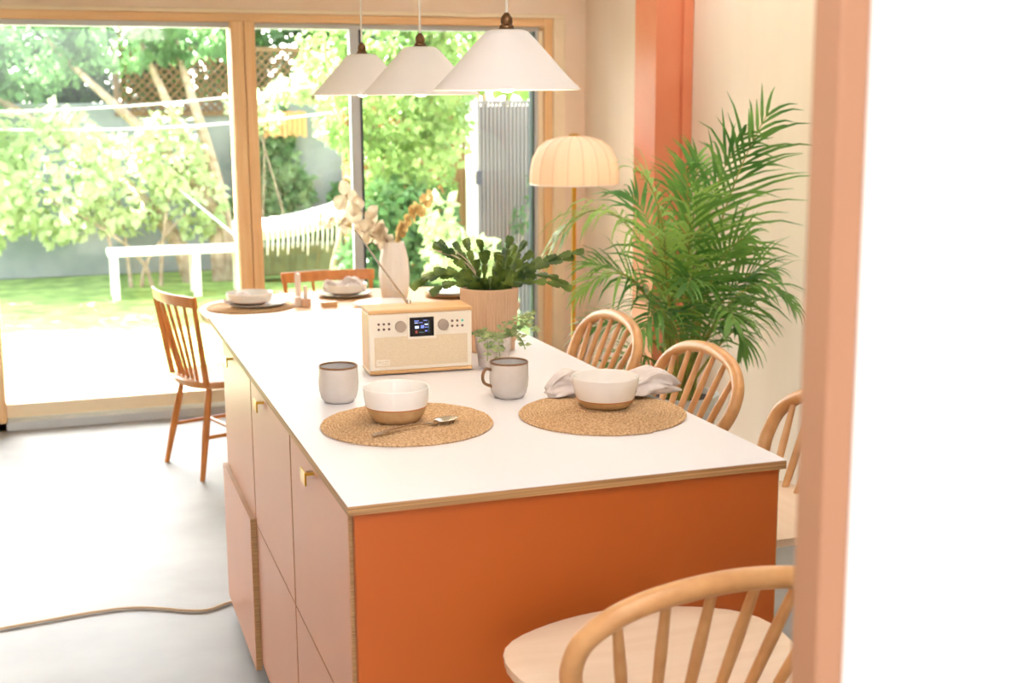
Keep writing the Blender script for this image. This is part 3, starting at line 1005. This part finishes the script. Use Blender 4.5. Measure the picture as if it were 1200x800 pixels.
rngp = random.Random(21)
FR = [
    # control points, leaflet length, painted sunlit tint?, droop, flat
    (((0.017, 0.482, 0.00), (0.065, 0.908, 0.00), (0.160, 1.318, 0.05), (0.307, 1.564, 0.05)), 0.30, 0, 0.45, 0.55),
    (((0.003, 0.482, 0.00), (0.010, 0.840, 0.05), (0.010, 1.216, 0.15), (-0.051, 1.393, 0.40)), 0.22, 0, 0.55, 0.2),
    (((-0.010, 0.482, 0.00), (0.007, 0.943, 0.00), (0.109, 1.318, -0.05), (0.222, 1.489, 0.05)), 0.27, 0, 0.5, 0.6),
    (((-0.017, 0.482, 0.00), (-0.044, 0.977, 0.10), (-0.113, 1.352, 0.25), (-0.232, 1.369, 0.38)), 0.20, 1, 0.7, 0.3),
    (((-0.024, 0.482, 0.00), (-0.060, 1.13, 0.05), (-0.334, 1.42, 0.00), (-0.540, 1.00, 0.02)), 0.27, 1, 1.25, 0.1),
    (((-0.024, 0.482, 0.02), (-0.078, 0.874, 0.10), (-0.249, 1.113, 0.25), (-0.413, 0.915, 0.30)), 0.22, 1, 0.8, 0.2),
    (((-0.017, 0.482, 0.00), (-0.061, 0.840, 0.10), (-0.215, 1.011, 0.20), (-0.386, 1.011, 0.15)), 0.22, 0, 0.7, 0.3),
    (((-0.010, 0.482, 0.02), (-0.044, 0.670, 0.15), (-0.232, 0.908, 0.25), (-0.427, 0.731, 0.22)), 0.20, 0, 0.8, 0.2),
    (((0.010, 0.482, 0.02), (0.109, 0.806, 0.10), (0.235, 1.062, 0.18), (0.382, 0.857, 0.25)), 0.22, 0, 0.7, 0.3),
    (((0.010, 0.482, 0.00), (0.092, 0.806, 0.05), (0.212, 0.977, 0.05), (0.314, 0.977, 0.12)), 0.24, 0, 0.6, 0.4),
    (((0.017, 0.482, 0.03), (0.119, 0.670, 0.12), (0.222, 0.874, 0.16), (0.201, 0.663, 0.22)), 0.17, 0, 0.7, 0.2),
    (((0.000, 0.482, 0.05), (0.010, 0.806, 0.15), (0.010, 1.079, 0.30), (-0.044, 0.95, 0.46)), 0.24, 0, 0.6, 0.2),
    (((0.000, 0.482, 0.05), (-0.010, 0.772, 0.20), (-0.113, 0.977, 0.35), (-0.198, 0.80, 0.46)), 0.24, 0, 0.7, 0.2),
    (((0.007, 0.482, 0.05), (0.058, 0.738, 0.15), (0.143, 0.943, 0.32), (0.126, 0.83, 0.46)), 0.24, 0, 0.7, 0.2),
    (((-0.010, 0.482, 0.00), (-0.044, 0.874, -0.10), (-0.096, 1.216, -0.20), (-0.198, 1.233, -0.25)), 0.24, 0, 0.6, 0.4),
    (((0.000, 0.482, -0.02), (0.031, 0.908, -0.10), (0.075, 1.216, -0.20), (0.092, 1.386, -0.30)), 0.25, 0, 0.6, 0.5),
    (((-0.007, 0.482, 0.03), (-0.061, 0.806, 0.15), (-0.113, 1.113, 0.25), (-0.119, 1.147, 0.45)), 0.22, 1, 0.6, 0.2),
    (((-0.017, 0.482, 0.02), (-0.096, 0.670, 0.10), (-0.266, 0.738, 0.18), (-0.334, 0.533, 0.20)), 0.18, 0, 0.7, 0.2),
    (((0.000, 0.482, 0.03), (-0.003, 0.840, 0.10), (-0.010, 1.113, 0.15), (0.031, 1.284, 0.22)), 0.24, 1, 0.5, 0.5),
    (((0.010, 0.482, 0.02), (0.051, 0.840, 0.08), (0.119, 1.079, 0.12), (0.222, 1.106, 0.16)), 0.22, 0, 0.6, 0.45),
]
for ctrl, L, lit_tint, dr, fl_ in FR:
    make_frond(ctrl, L, M_PALMLIT if lit_tint else M_PALM, rng=rngp, droop=dr, flat=fl_)
for k in range(9):
    a = k * 2.4
    p0 = Vector((0.05 * cos(a), 0.05 * sin(a), 0.44))
    p1 = Vector((0.10 * cos(a), 0.10 * sin(a), 0.95 + 0.25 * sin(k * 1.7)))
    MB().tube(bez([p0, p0.lerp(p1, 0.5) * 1.0 + Vector((0, 0, 0.03)), p1], 6), [0.011, 0.010, 0.009, 0.008, 0.007, 0.006, 0.005], 7).build('cane', M_PSTEM, pt, smooth=60)

# ------------------------------------------------------------------ placemats, bowls, cups on the island
def spiral_mat_mesh(R0, turns=27):
    mb = MB()
    n = turns * 44
    pts = []
    for i in range(n + 1):
        a = i / 44 * 2 * pi
        r = 0.004 + (R0 - 0.007) * i / n
        pts.append((r * cos(a), r * sin(a), 0.0036 + 0.0006 * sin(a * 17)))
    mb.tube(pts, 0.0040, 5)
    return mb.mesh('braided_coil', M_MAT, 60)


MAT_ME = spiral_mat_mesh(0.192)


def placemat(label, x, y, z):
    t = thing('placemat', label, 'placemat', (x, y, z), random.uniform(0, 6), 'round woven placemats')
    link('braided_coil', MAT_ME, t)
    return t


placemat('round woven placemat under the bowl and spoon', 0.684, 2.678, TOP)
placemat('round woven placemat under the bowl beside the napkin', 1.124, 2.616, TOP)
MT = TOP + 0.0078


def bowl(label, x, y, z, prof_out, zs, inner, group, mb_=M_STONEW, s=1.0):
    t = thing('bowl', label, 'bowl', (x, y, z), 0, group)
    lo = [(r * s, h * s) for r, h in prof_out if h <= zs + 1e-6]
    hi = [(r * s, h * s) for r, h in prof_out if h >= zs - 1e-6]
    m1 = MB().lathe([(0, 0)] + lo, 56)
    m1.f = [q for q in m1.f if len(q) == 4]
    m1.build('base', mb_, t, smooth=40)
    zr, rr = zs * s, max(r for r, h in lo)
    MB().lathe([(rr - 0.001, zr - 0.0018), (rr + 0.0007, zr - 0.001), (rr + 0.0009, zr + 0.0008), (rr - 0.001, zr + 0.0016)], 56, caps=False).build('glaze_line', M_LINE, t, smooth=60)
    m2 = MB().lathe(hi + [(r * s, h * s) for r, h in inner], 56)
    m2.f = [q for q in m2.f if len(q) == 4]
    m2.build('glazed_body', M_CREAMGL, t, smooth=40)
    return t


bowl('stoneware bowl with a wide bare clay band, next to the spoon', 0.668, 2.70, MT,
     [(0.044, 0.0), (0.050, 0.002), (0.059, 0.014), (0.066, 0.030), (0.0675, 0.034), (0.071, 0.052), (0.0725, 0.073), (0.0725, 0.0755)], 0.034,
     [(0.0715, 0.0765), (0.0695, 0.0755), (0.067, 0.050), (0.058, 0.024), (0.042, 0.010), (0.0, 0.007)], 'bowls on the island')
bowl('cream bowl with a narrow clay foot, beside the linen napkin', 1.150, 2.665, MT,
     [(0.044, 0.0), (0.052, 0.002), (0.060, 0.010), (0.0655, 0.020), (0.071, 0.035), (0.0755, 0.055), (0.0765, 0.068), (0.0765, 0.0705)], 0.020,
     [(0.0755, 0.0715), (0.0735, 0.0705), (0.0715, 0.050), (0.062, 0.024), (0.044, 0.010), (0.0, 0.007)], 'bowls on the island')


def cup(label, x, y, handle=None):
    t = thing('mug' if handle is not None else 'cup', label, 'mug' if handle is not None else 'cup', (x, y, TOP), 0, 'grey speckled cups')
    out = [(0.0, 0.0015), (0.028, 0.0), (0.034, 0.002), (0.0415, 0.012), (0.0455, 0.028), (0.047, 0.045), (0.0465, 0.065), (0.0458, 0.0845)]
    m1 = MB().lathe(out, 48)
    m1.f = [q for q in m1.f if len(q) == 4]
    m1.build('body', M_CERAM, t, smooth=50)
    m2 = MB().lathe([(0.0434, 0.0845), (0.044, 0.06), (0.044, 0.04), (0.036, 0.010), (0.0, 0.007)], 48)
    m2.f = [q for q in m2.f if len(q) == 4]
    m2.build('inside', M_CERAMIN, t, smooth=50)
    MB().lathe([(0.0459, 0.0835), (0.0464, 0.0855), (0.0458, 0.0875), (0.0446, 0.0882), (0.0434, 0.0875), (0.0430, 0.0850), (0.0434, 0.0835)], 48, caps=False).build('rim', M_RIM, t, smooth=60)
    if handle is not None:
        d = Vector((cos(handle), sin(handle), 0))
        pts = [d * 0.044 + Vector((0, 0, 0.070)), d * 0.060 + Vector((0, 0, 0.073)), d * 0.068 + Vector((0, 0, 0.058)), d * 0.064 + Vector((0, 0, 0.040)), d * 0.045 + Vector((0, 0, 0.030))]
        MB().tube(catmull(pts, 6), 0.0038, 10).build('handle', M_RIM, t, smooth=60)
    return t


cup('grey speckled cup without handle left of the bowl', 0.592, 2.955)
cup('grey speckled mug with brown rim and handle in front of the small pot', 0.985, 2.862, radians(185))

# spoon lying across the first placemat
sp = thing('spoon', 'steel dessert spoon lying on the placemat before the bowl', 'spoon', (0.70, 2.615, MT), math.atan2(2.672 - 2.585, 0.812 - 0.585))
mb = MB()
for i in range(13):
    q = i / 12
    x = -0.125 + 0.165 * q
    w = 0.0072 - 0.0034 * min(1, q * 1.3) + (0.0014 if q > 0.9 else 0)
    z = 0.003 + 0.008 * sin(pi * q) ** 1.0 * 0.6
    mb.v += [(x, -w, z), (x, w, z), (x, w, z + 0.0022), (x, -w, z + 0.0022)]
for i in range(12):
    for k in range(4):
        k2 = (k + 1) % 4
        mb.f.append((i * 4 + k, i * 4 + 4 + k, i * 4 + 4 + k2, i * 4 + k2))
mb.f += [(0, 1, 2, 3), (48, 51, 50, 49)]
mb.build('handle', M_STEEL, sp, smooth=50)
mb = MB()
for i in range(9):
    rr = i / 8
    for k in range(28):
        a = 2 * pi * k / 28
        ex = 0.031 * rr * cos(a)
        ey = 0.0185 * rr * sin(a) * (1 - 0.12 * cos(a))
        mb.v.append((0.068 + ex, ey, 0.0012 + 0.0085 * rr ** 2))
for i in range(8):
    for k in range(28):
        k2 = (k + 1) % 28
        mb.f.append((i * 28 + k, (i + 1) * 28 + k, (i + 1) * 28 + k2, i * 28 + k2))
o = mb.build('spoon_bowl', M_STEEL, sp, smooth=60)
s_ = o.modifiers.new('thick', 'SOLIDIFY')
s_.thickness = 0.0015


def napkin(label, loc, rz, ln=0.30, wd=0.10, ht=0.045, seed=1):
    """a loosely gathered linen napkin: a cloth folded over itself"""
    rng = random.Random(seed)
    ph = [rng.uniform(0, 6) for _ in range(8)]
    mb = MB()
    NU, NV = 60, 56
    for i in range(NU + 1):
        u = i / NU
        x = (u - 0.5) * ln
        end = max(0.0, 1 - abs(2 * u - 1) ** 9)
        for j in range(NV):
            a = 2 * pi * j / NV
            rr = 1 + 0.16 * sin(3 * a + ph[0] + 5 * u) + 0.13 * sin(5 * a + ph[1] - 9 * u) + 0.13 * sin(8 * a + ph[2] + 14 * u) + 0.07 * sin(13 * a + ph[3] - 25 * u)
            pinch = 0.62 + 0.38 * end
            y = cos(a) * wd / 2 * rr * (0.8 + 0.25 * sin(7 * u + ph[4])) * pinch
            z = (0.5 + 0.5 * sin(a) * rr) * ht * (0.72 + 0.32 * sin(9 * u + ph[5])) * (0.55 + 0.45 * end)
            mb.v.append((x + 0.012 * sin(4 * a + ph[6]), y + 0.012 * sin(8 * u + ph[7]), max(z, 0.0)))
    for i in range(NU):
        for j in range(NV):
            j2 = (j + 1) % NV
            mb.f.append((i * NV + j, i * NV + j2, (i + 1) * NV + j2, (i + 1) * NV + j))
    mb.f += [tuple(range(NV - 1, -1, -1)), tuple(NU * NV + j for j in range(NV))]
    o = mb.build('napkin', M_LINEN, None, smooth=75)
    o.location = loc
    o.rotation_euler = (0, 0, rz)
    return tag(o, label, 'napkin', 'linen napkins')


napkin('pale linen napkin crumpled behind the bowl on the island', (1.218, 2.776, MT - 0.002), radians(-12), 0.31, 0.10, 0.060, 3)

# ------------------------------------------------------------------ radio
ra = thing('radio', 'wooden table radio with cream front and cloth grille on the island', 'radio', (0.862, 3.206, TOP), radians(-2.4))
W, D, H = 0.272, 0.105, 0.160
h = W / 2
MB().box(-h, h, 0.003, D, 0.012, H).build('case', M_RADIOSIDE, ra, bevel=0.004)
MB().box(-h - 0.001, h + 0.001, -0.006, D + 0.001, H, H + 0.011).build('top_board', M_RADIOW, ra, bevel=0.004, seg=3)
MB().box(-h - 0.001, h + 0.001, -0.006, D + 0.001, 0.003, 0.013).build('bottom_board', M_RADIOW, ra, bevel=0.004, seg=3)
for sx in (-1, 1):
    MB().box(sx * (h - 0.035) - 0.02, sx * (h - 0.035) + 0.02, 0.01, D - 0.01, 0, 0.004).build('foot', M_BLACK, ra)
MB().box(-h, h, -0.003, 0.006, 0.013, H).build('front_panel', M_RADIOF, ra, bevel=0.002)
MB().box(-h + 0.013, h - 0.012, -0.0042, 0.0, 0.022, 0.100).build('grille', M_GRILLE, ra, bevel=0.0008)
mb = MB().box(-0.036, 0.040, -0.0058, 0.0, 0.092, 0.1545)
mb.build('screen_surround', M_RADIOF, ra, bevel=0.001)
scr = MB().box(-0.0305, 0.0335, -0.0068, -0.004, 0.0985, 0.1485).build('screen', M_BLACK, ra, bevel=0.0008)
yq = -0.0072
for (x0, x1, z0, z1, m_) in ((-0.018, -0.006, 0.138, 0.1405, M_SCRB), (0.006, 0.016, 0.139, 0.141, M_SCRB), (-0.018, -0.009, 0.1335, 0.135, M_SCRW), (-0.007, 0.004, 0.1335, 0.1352, M_SCRB),
                            (-0.0165, -0.0065, 0.1195, 0.1260, M_SCRW), (-0.0015, 0.0075, 0.1195, 0.1275, M_SCRB), (0.009, 0.018, 0.128, 0.131, M_SCRW), (0.009, 0.019, 0.121, 0.123, M_SCRB),
                            (0.010, 0.016, 0.1105, 0.1145, M_SCRB), (-0.016, -0.010, 0.107, 0.1145, M_SCRR), (-0.006, 0.006, 0.108, 0.110, M_SCRG), (0.0195, 0.0205, 0.108, 0.140, M_SCRG)):
    MB().box(x0, x1, yq, -0.006, z0, z1).build('screen_mark', m_, scr)
for xx in (-0.054, 0.0585):
    k = MB().lathe([(0.0145, 0), (0.0145, 0.008), (0.0138, 0.0095), (0.0, 0.0095)], 32)
    k.v = [(x + xx, -z - 0.003, y + 0.1265) for x, y, z in k.v]
    k.build('knob', M_KNOB, ra, smooth=40)
bt = MB().lathe([(0.0032, 0), (0.0032, 0.002), (0.0027, 0.0027), (0, 0.0027)], 14)
bt.v = [(x, -z, y) for x, y, z in bt.v]
bme = bt.mesh('button', M_BUTTON, 40)
btt = MB()
btt.v, btt.f = bt.v, bt.f
bmt = btt.mesh('button', M_TEAL, 40)
for gx in (-0.111, 0.0835):
    for i in range(3):
        for j in range(2):
            teal = gx > 0 and i == 2 and j == 0
            o = link('button', bmt if teal else bme, ra)
            o.location = (gx + 0.0135 * i, -0.003, 0.1345 - 0.0135 * j)
            if teal:
                o['label'] = 'teal button'
bd = MB().box(-h + 0.017, -h + 0.052, -0.0056, -0.003, 0.026, 0.042).build('badge', M_RADIOF, ra, bevel=0.0006)
for x0, x1, z0, z1 in ((0.022, 0.028, 0.0335, 0.0385), (0.030, 0.036, 0.0355, 0.038), (0.038, 0.049, 0.0355, 0.0385), (0.030, 0.047, 0.030, 0.032)):
    MB().box(-h + x0, -h + x1, -0.0061, -0.0050, z0, z1).build('badge_mark', M_GRILLE, bd)
an = MB().tube([(-0.012, 0.085, H + 0.008), (-0.080, 0.089, H + 0.108), (-0.150, 0.094, H + 0.212)], [0.0034, 0.0028, 0.0022], 8).build('antenna', M_STEEL, ra, smooth=60)
an['label'] = 'telescopic chrome antenna'
MB().lathe([(0.006, 0), (0.006, 0.008), (0.004, 0.012), (0, 0.012)], 12, c=(-0.012, 0.085, H + 0.010)).build('antenna_pivot', M_STEEL, ra, smooth=40)

# ------------------------------------------------------------------ ribbed pot with cactus
cp = thing('potted_cactus', 'leafy Christmas cactus in a ribbed clay pot behind the radio', 'plant', (1.132, 3.46, TOP))
prof = [(0.060, 0.0), (0.071, 0.001), (0.073, 0.004), (0.074, 0.026), (0.078, 0.030), (0.0835, 0.172), (0.0845, 0.178), (0.0835, 0.181), (0.079, 0.181), (0.078, 0.165), (0, 0.165)]
NF = 54
MB().lathe(prof, 324, rfun=lambda a, z: (1 - 0.035 * (0.5 - 0.5 * cos(a * NF))) if 0.028 < z < 0.174 else 1).build('pot', M_RIBPOT, cp, smooth=60)
MB().lathe([(0.0765, 0.16), (0.0765, 0.170), (0, 0.173)], 30).build('soil', M_SOIL, cp, smooth=40)


def segment(mb, p, d, nrm, ln, wd):
    d = d.normalized()
    s = d.cross(nrm).normalized()
    u = s.cross(d).normalized()
    prof = [(0.0, 0.16), (0.14, 0.36), (0.26, 0.62), (0.34, 0.52), (0.50, 0.92), (0.60, 0.78), (0.76, 1.0), (0.84, 0.85), (0.96, 0.88), (1.0, 0.35)]
    n = len(prof)
    base = len(mb.v)
    for q, w in prof:
        c = p + d * ln * q
        mb.v += [tuple(c + s * wd * w / 2), tuple(c + u * 0.0028), tuple(c - s * wd * w / 2), tuple(c - u * 0.0022)]
    for i in range(n - 1):
        for k in range(4):
            k2 = (k + 1) % 4
            a = base + i * 4
            mb.f.append((a + k, a + k2, a + 4 + k2, a + 4 + k))
    mb.f += [(base, base + 3, base + 2, base + 1), (base + 4 * n - 4, base + 4 * n - 3, base + 4 * n - 2, base + 4 * n - 1)]


rc = random.Random(5)


def cactus_stem(az, lift, nseg, droop, scale=1.0, r0=0.03):
    mb = MB()
    p = Vector((r0 * cos(az), r0 * sin(az), 0.168))
    d = Vector((cos(az) * cos(lift), sin(az) * cos(lift), sin(lift)))
    for k in range(nseg):
        nrm = (Vector((-0.3, -1.0, 0.35)) + Vector((rc.uniform(-.7, .7), rc.uniform(-.5, .5), rc.uniform(-.5, .5)))).normalized()
        ln = rc.uniform(0.036, 0.046) * scale
        segment(mb, p, d, nrm, ln, rc.uniform(0.021, 0.030) * scale)
        p = p + d * ln * 0.93
        d = (d + Vector((rc.uniform(-.18, .18), rc.uniform(-.18, .18), -droop + rc.uniform(-.1, .1)))).normalized()
    o = mb.build('stem', M_CACT, cp)
    return o


A_R, A_L = -yaw, pi - yaw       # across the view, to the right and to the left
for az, lift, ns, dr in (
        (A_R + 0.1, 0.75, 6, 0.14), (A_R - 0.2, 0.50, 6, 0.20), (A_R + 0.3, 0.85, 5, 0.12), (A_R - 0.5, 0.9, 4, 0.15), (A_R, 0.62, 6, 0.24), (A_R + 0.2, 0.60, 7, 0.13),
        (A_L + 0.1, 0.85, 6, 0.34), (A_L - 0.2, 0.7, 5, 0.36), (A_L + 0.4, 0.6, 4, 0.38), (A_L - 0.5, 1.0, 4, 0.1), (A_L, 1.1, 5, 0.06), (A_L - 0.1, 0.95, 5, 0.12),
        (-pi / 2, 0.9, 3, 0.2), (-pi / 2 + 0.5, 0.8, 3, 0.3), (-pi / 2 - 0.5, 0.85, 3, 0.3), (-pi / 2 + 0.1, 1.2, 4, 0.1),
        (pi / 2 + 0.4, 1.0, 4, 0.2), (pi / 2 - 0.5, 0.9, 5, 0.2), (0.3, 1.3, 4, 0.05), (2.5, 1.3, 4, 0.05), (-0.9, 1.2, 4, 0.08), (-2.2, 1.25, 4, 0.05),
        (-pi / 2 + 0.9, 1.0, 3, 0.2), (-pi / 2 - 0.9, 1.1, 3, 0.12), (1.6, 1.4, 3, 0.05), (-1.2, 1.35, 3, 0.05), (A_R + 0.5, 1.05, 4, 0.08), (A_L + 0.6, 1.05, 3, 0.1), (A_R - 0.8, 0.7, 3, 0.3)):
    cactus_stem(az, lift, ns, dr)
for az, ln in ((A_L + 0.05, 0.15), (A_L - 0.15, 0.17), (A_L - 0.35, 0.13)):
    dv = Vector((cos(az), sin(az), 0))
    pts = bez([Vector((0, 0, 0.2)) + dv * 0.03, Vector((0, 0, 0.27)) + dv * 0.06, Vector((0, 0, 0.285)) + dv * ln], 8)
    mb = MB().tube(pts, 0.002, 5)
    rect_leaf(mb, pts[-4], pts[-1] - pts[-4] , Vector((0.2, -0.6, 1)), 0.075, 0.016)
    mb.build('leaf', M_EUC, cp)

# small pot with trailing plant
tp = thing('trailing_plant', 'small speckled pot with a trailing variegated plant beside the radio', 'plant', (1.066, 3.225, TOP))
MB().lathe([(0.036, 0.0), (0.040, 0.002), (0.0425, 0.036), (0.0445, 0.0395), (0.0465, 0.043), (0.0485, 0.078), (0.0475, 0.081), (0.0445, 0.081), (0.043, 0.07), (0, 0.07)], 40).build('pot', M_SPOT, tp, smooth=40)
MB().lathe([(0.043, 0.064), (0.043, 0.072), (0, 0.075)], 24).build('soil', M_SOIL, tp, smooth=40)


def vine(ctrl, n, ln, m, parent, rng, stem=M_TRAIL, name='vine', r=0.0016, round_=0.7):
    path = bez(ctrl, 30)
    o = MB().tube(path, r, 5).build(name, stem, parent, smooth=60)
    mb = MB()
    for k in range(n):
        q = 0.08 + 0.92 * k / n
        p = path[int(q * 30)]
        for s in (-1, 1):
            d = (rnd_dir(rng) * 0.6 + Vector((s * cos(yaw), -s * sin(yaw), 0)) + Vector((0, -0.3, 0.1))).normalized()
            nn = (Vector((0, -1, 0.7)) + rnd_dir(rng) * 0.6).normalized()
            l = ln * rng.uniform(0.7, 1.2)
            rect_leaf(mb, p, d, nn, l, l * round_)
    mb.build('leaves', m, o)


rv = random.Random(9)
rr_ = Vector((cos(yaw), -sin(yaw), 0))
up_ = Vector((0, 0, 1))
fr_ = Vector((-sin(yaw), -cos(yaw), 0))
B0 = up_ * 0.075
for c_ in (
        [B0 + rr_ * 0.01, B0 + rr_ * 0.05 + up_ * 0.03, B0 + rr_ * 0.09 + up_ * 0.02, B0 + rr_ * 0.10 + up_ * 0.07],
        [B0, B0 + rr_ * 0.04 + up_ * 0.05, B0 + rr_ * 0.075 + up_ * 0.06, B0 + rr_ * 0.115 + up_ * 0.075],
        [B0 + rr_ * 0.02, B0 + rr_ * 0.06 + up_ * 0.03, B0 + rr_ * 0.08 + up_ * 0.0, B0 + rr_ * 0.085 - up_ * 0.03],
        [B0 + rr_ * 0.02, B0 + rr_ * 0.07 + up_ * 0.05, B0 + rr_ * 0.11 + up_ * 0.05, B0 + rr_ * 0.118 + up_ * 0.005],
        [B0 - rr_ * 0.01, B0 - rr_ * 0.02 + fr_ * 0.04 + up_ * 0.02, B0 - rr_ * 0.01 + fr_ * 0.062 + up_ * 0.0, B0 - rr_ * 0.015 + fr_ * 0.06 - up_ * 0.05],
        [B0 + rr_ * 0.01, B0 + rr_ * 0.01 + fr_ * 0.05 + up_ * 0.02, B0 + rr_ * 0.02 + fr_ * 0.066, B0 + rr_ * 0.018 + fr_ * 0.06 - up_ * 0.065],
        [B0, B0 - rr_ * 0.03 + up_ * 0.03, B0 - rr_ * 0.045 + up_ * 0.02, B0 - rr_ * 0.05 + up_ * 0.005],
        [B0, B0 + fr_ * 0.02 + up_ * 0.03, B0 + fr_ * 0.04 + up_ * 0.02 - rr_ * 0.02, B0 + fr_ * 0.05 - rr_ * 0.03]):
    vine(c_, 7, 0.020, M_TRAIL, tp, rv)

# ------------------------------------------------------------------ dining table settings
TZ = 0.74
placemat('round woven placemat at the left end of the dining table', 0.748, 5.60, TZ)


def plate(label, x, y, z, r=0.135, m=M_CERAM):
    o = MB().lathe([(r * 0.6, 0), (r * 0.7, 0.002), (r, 0.014), (r * 1.0, 0.017), (r * 0.97, 0.017), (r * 0.68, 0.006), (0, 0.005)], 48).build('plate', m, None, smooth=50)
    o.location = (x, y, z)
    return tag(o, label, 'plate', 'plates on the dining table')


DP = [(0.050, 0.0), (0.058, 0.002), (0.075, 0.010), (0.092, 0.016), (0.1, 0.045), (0.1, 0.050)]
DI = [(0.099, 0.052), (0.097, 0.050), (0.090, 0.020), (0.06, 0.009), (0, 0.007)]
plate('flat grey plate under the bowl at the left end of the dining table', 0.775, 5.585, TZ + 0.0078, 0.125)
bowl('shallow cream bowl at the left end of the dining table', 0.745, 5.60, TZ + 0.0145, DP, 0.016, DI, 'bowls on the dining table', M_CERAM)
napkin('linen napkin lying in the shallow bowl at the left end of the table', (0.715, 5.585, TZ + 0.028), radians(10), 0.15, 0.08, 0.040, 11)
plate('grey plate under the bowl in front of the far dining chair', 1.20, 5.79, TZ, 0.125)
bowl('shallow cream bowl in front of the far dining chair', 1.205, 5.79, TZ + 0.007, DP, 0.016, DI, 'bowls on the dining table', M_CERAM)
napkin('linen napkin lying in the bowl before the far dining chair', (1.20, 5.785, TZ + 0.022), radians(-15), 0.17, 0.09, 0.062, 14)
plate('cream plate with an oak coloured edge right of the white vase', 1.66, 5.62, TZ, 0.125, M_STONEW)
plate('white dinner plate resting on the plate right of the vase', 1.66, 5.62, TZ + 0.010, 0.115, M_CREAMGL)
plate('large white plate added for the bright sun patch on the dining table', 1.30, 5.42, TZ, 0.14, M_CREAMGL)  # added disc standing in for the sun patch on the tabletop

ch = thing('candle_holder', 'pale block candle holder with two pink candles on the dining table', 'candle holder', (0.965, 5.555, TZ))
MB().box(-0.034, -0.008, -0.02, 0.02, 0, 0.042).build('block', M_CANDLE, ch, bevel=0.003)
MB().box(-0.006, 0.034, -0.024, 0.016, 0, 0.034).build('block', M_CANDLEB, ch, bevel=0.003)
MB().lathe([(0.0125, 0.0), (0.0125, 0.135), (0.011, 0.139), (0, 0.139)], 20, c=(-0.012, 0.03, 0)).build('candle', M_CANDLE, ch, smooth=40)
MB().lathe([(0.009, 0.034), (0.009, 0.085), (0.0075, 0.088), (0, 0.088)], 20, c=(0.014, -0.004, 0)).build('candle', M_CANDLE, ch, smooth=40)
bx_ = MB().box(-0.035, 0.035, -0.02, 0.02, 0, 0.022).build('wooden_block', M_TABLE, None, bevel=0.003)
bx_.location = (1.07, 5.50, TZ)
tag(bx_, 'small low wooden block beside the candles', 'block')

# vase with dried eucalyptus
vs_ = thing('vase', 'white fluted vase with dried eucalyptus branches on the dining table', 'vase', (1.405, 5.67, TZ))
vp = [(0.052, 0), (0.058, 0.003), (0.068, 0.06), (0.070, 0.11), (0.064, 0.18), (0.052, 0.235), (0.047, 0.252), (0.043, 0.252), (0.046, 0.23), (0.052, 0.15), (0, 0.02)]
MB().lathe(vp, 96, rfun=lambda a, z: 1 - 0.05 * abs(sin(a * 8)) if 0.002 < z < 0.24 else 1).build('vase_body', M_VASE, vs_, smooth=50)


def euc_branch(ctrl, n, ln, m, seed, wide=0.85):
    rng = random.Random(seed)
    path = bez(ctrl, 30)
    o = MB().tube(path, [0.0028 * (1 - 0.6 * i / 30) for i in range(31)], 6).build('branch', M_TWIG, vs_, smooth=60)
    for k in range(n):
        q = 0.30 + 0.70 * k / (n - 1)
        p = path[min(30, int(q * 30))]
        for s in (-1, 1):
            d = (Vector((rng.uniform(-.5, .5), rng.uniform(-.6, .2), s * 1.0)) + rnd_dir(rng) * 0.5).normalized()
            nn = (Vector((0, -1, 0.2)) + rnd_dir(rng) * 0.9).normalized()
            l = ln * (1.05 - 0.4 * abs(q - 0.75)) * rng.uniform(0.75, 1.15)
            mb = MB()
            s2 = d.cross(nn).normalized()
            u2_ = s2.cross(d)
            pts_ = [p]
            for a in range(1, 12):
                th = pi * a / 12
                pass
            ring = [(0.0, 0.0), (0.12, 0.28), (0.35, 0.48), (0.6, 0.5), (0.85, 0.32), (1.0, 0.0), (0.85, -0.32), (0.6, -0.5), (0.35, -0.48), (0.12, -0.28)]
            vv = [p + d * l * a + s2 * l * wide * b + u2_ * l * 0.25 * (abs(b) * 1.2 - a * 0.3) for a, b in ring] + [p + d * l * 0.5 - u2_ * l * 0.06]
            mb.add(vv, [(i, (i + 1) % 10, 10) for i in range(10)])
            mb.build('leaf', m, o)


def V(x, z, y=0.0):
    return Vector((x - 1.405, y, z - TZ))


euc_branch([V(1.405, 0.90), V(1.39, 1.02), V(1.30, 1.10), V(1.17, 1.22, -0.03)], 7, 0.075, M_EUC, 1)
euc_branch([V(1.40, 0.90), V(1.37, 1.02), V(1.22, 1.075), V(1.07, 1.10, -0.02)], 9, 0.042, M_EUC, 2)
euc_branch([V(1.41, 0.90), V(1.42, 1.04), V(1.47, 1.13), V(1.62, 1.225, -0.03)], 11, 0.036, M_EUCY, 3)
euc_branch([V(1.41, 0.90), V(1.41, 1.02), V(1.44, 1.10), V(1.55, 1.14, -0.02)], 9, 0.042, M_EUCY, 4)
euc_branch([V(1.40, 0.90), V(1.39, 1.00), V(1.35, 1.05), V(1.28, 1.04, -0.03)], 6, 0.060, M_EUC, 5)
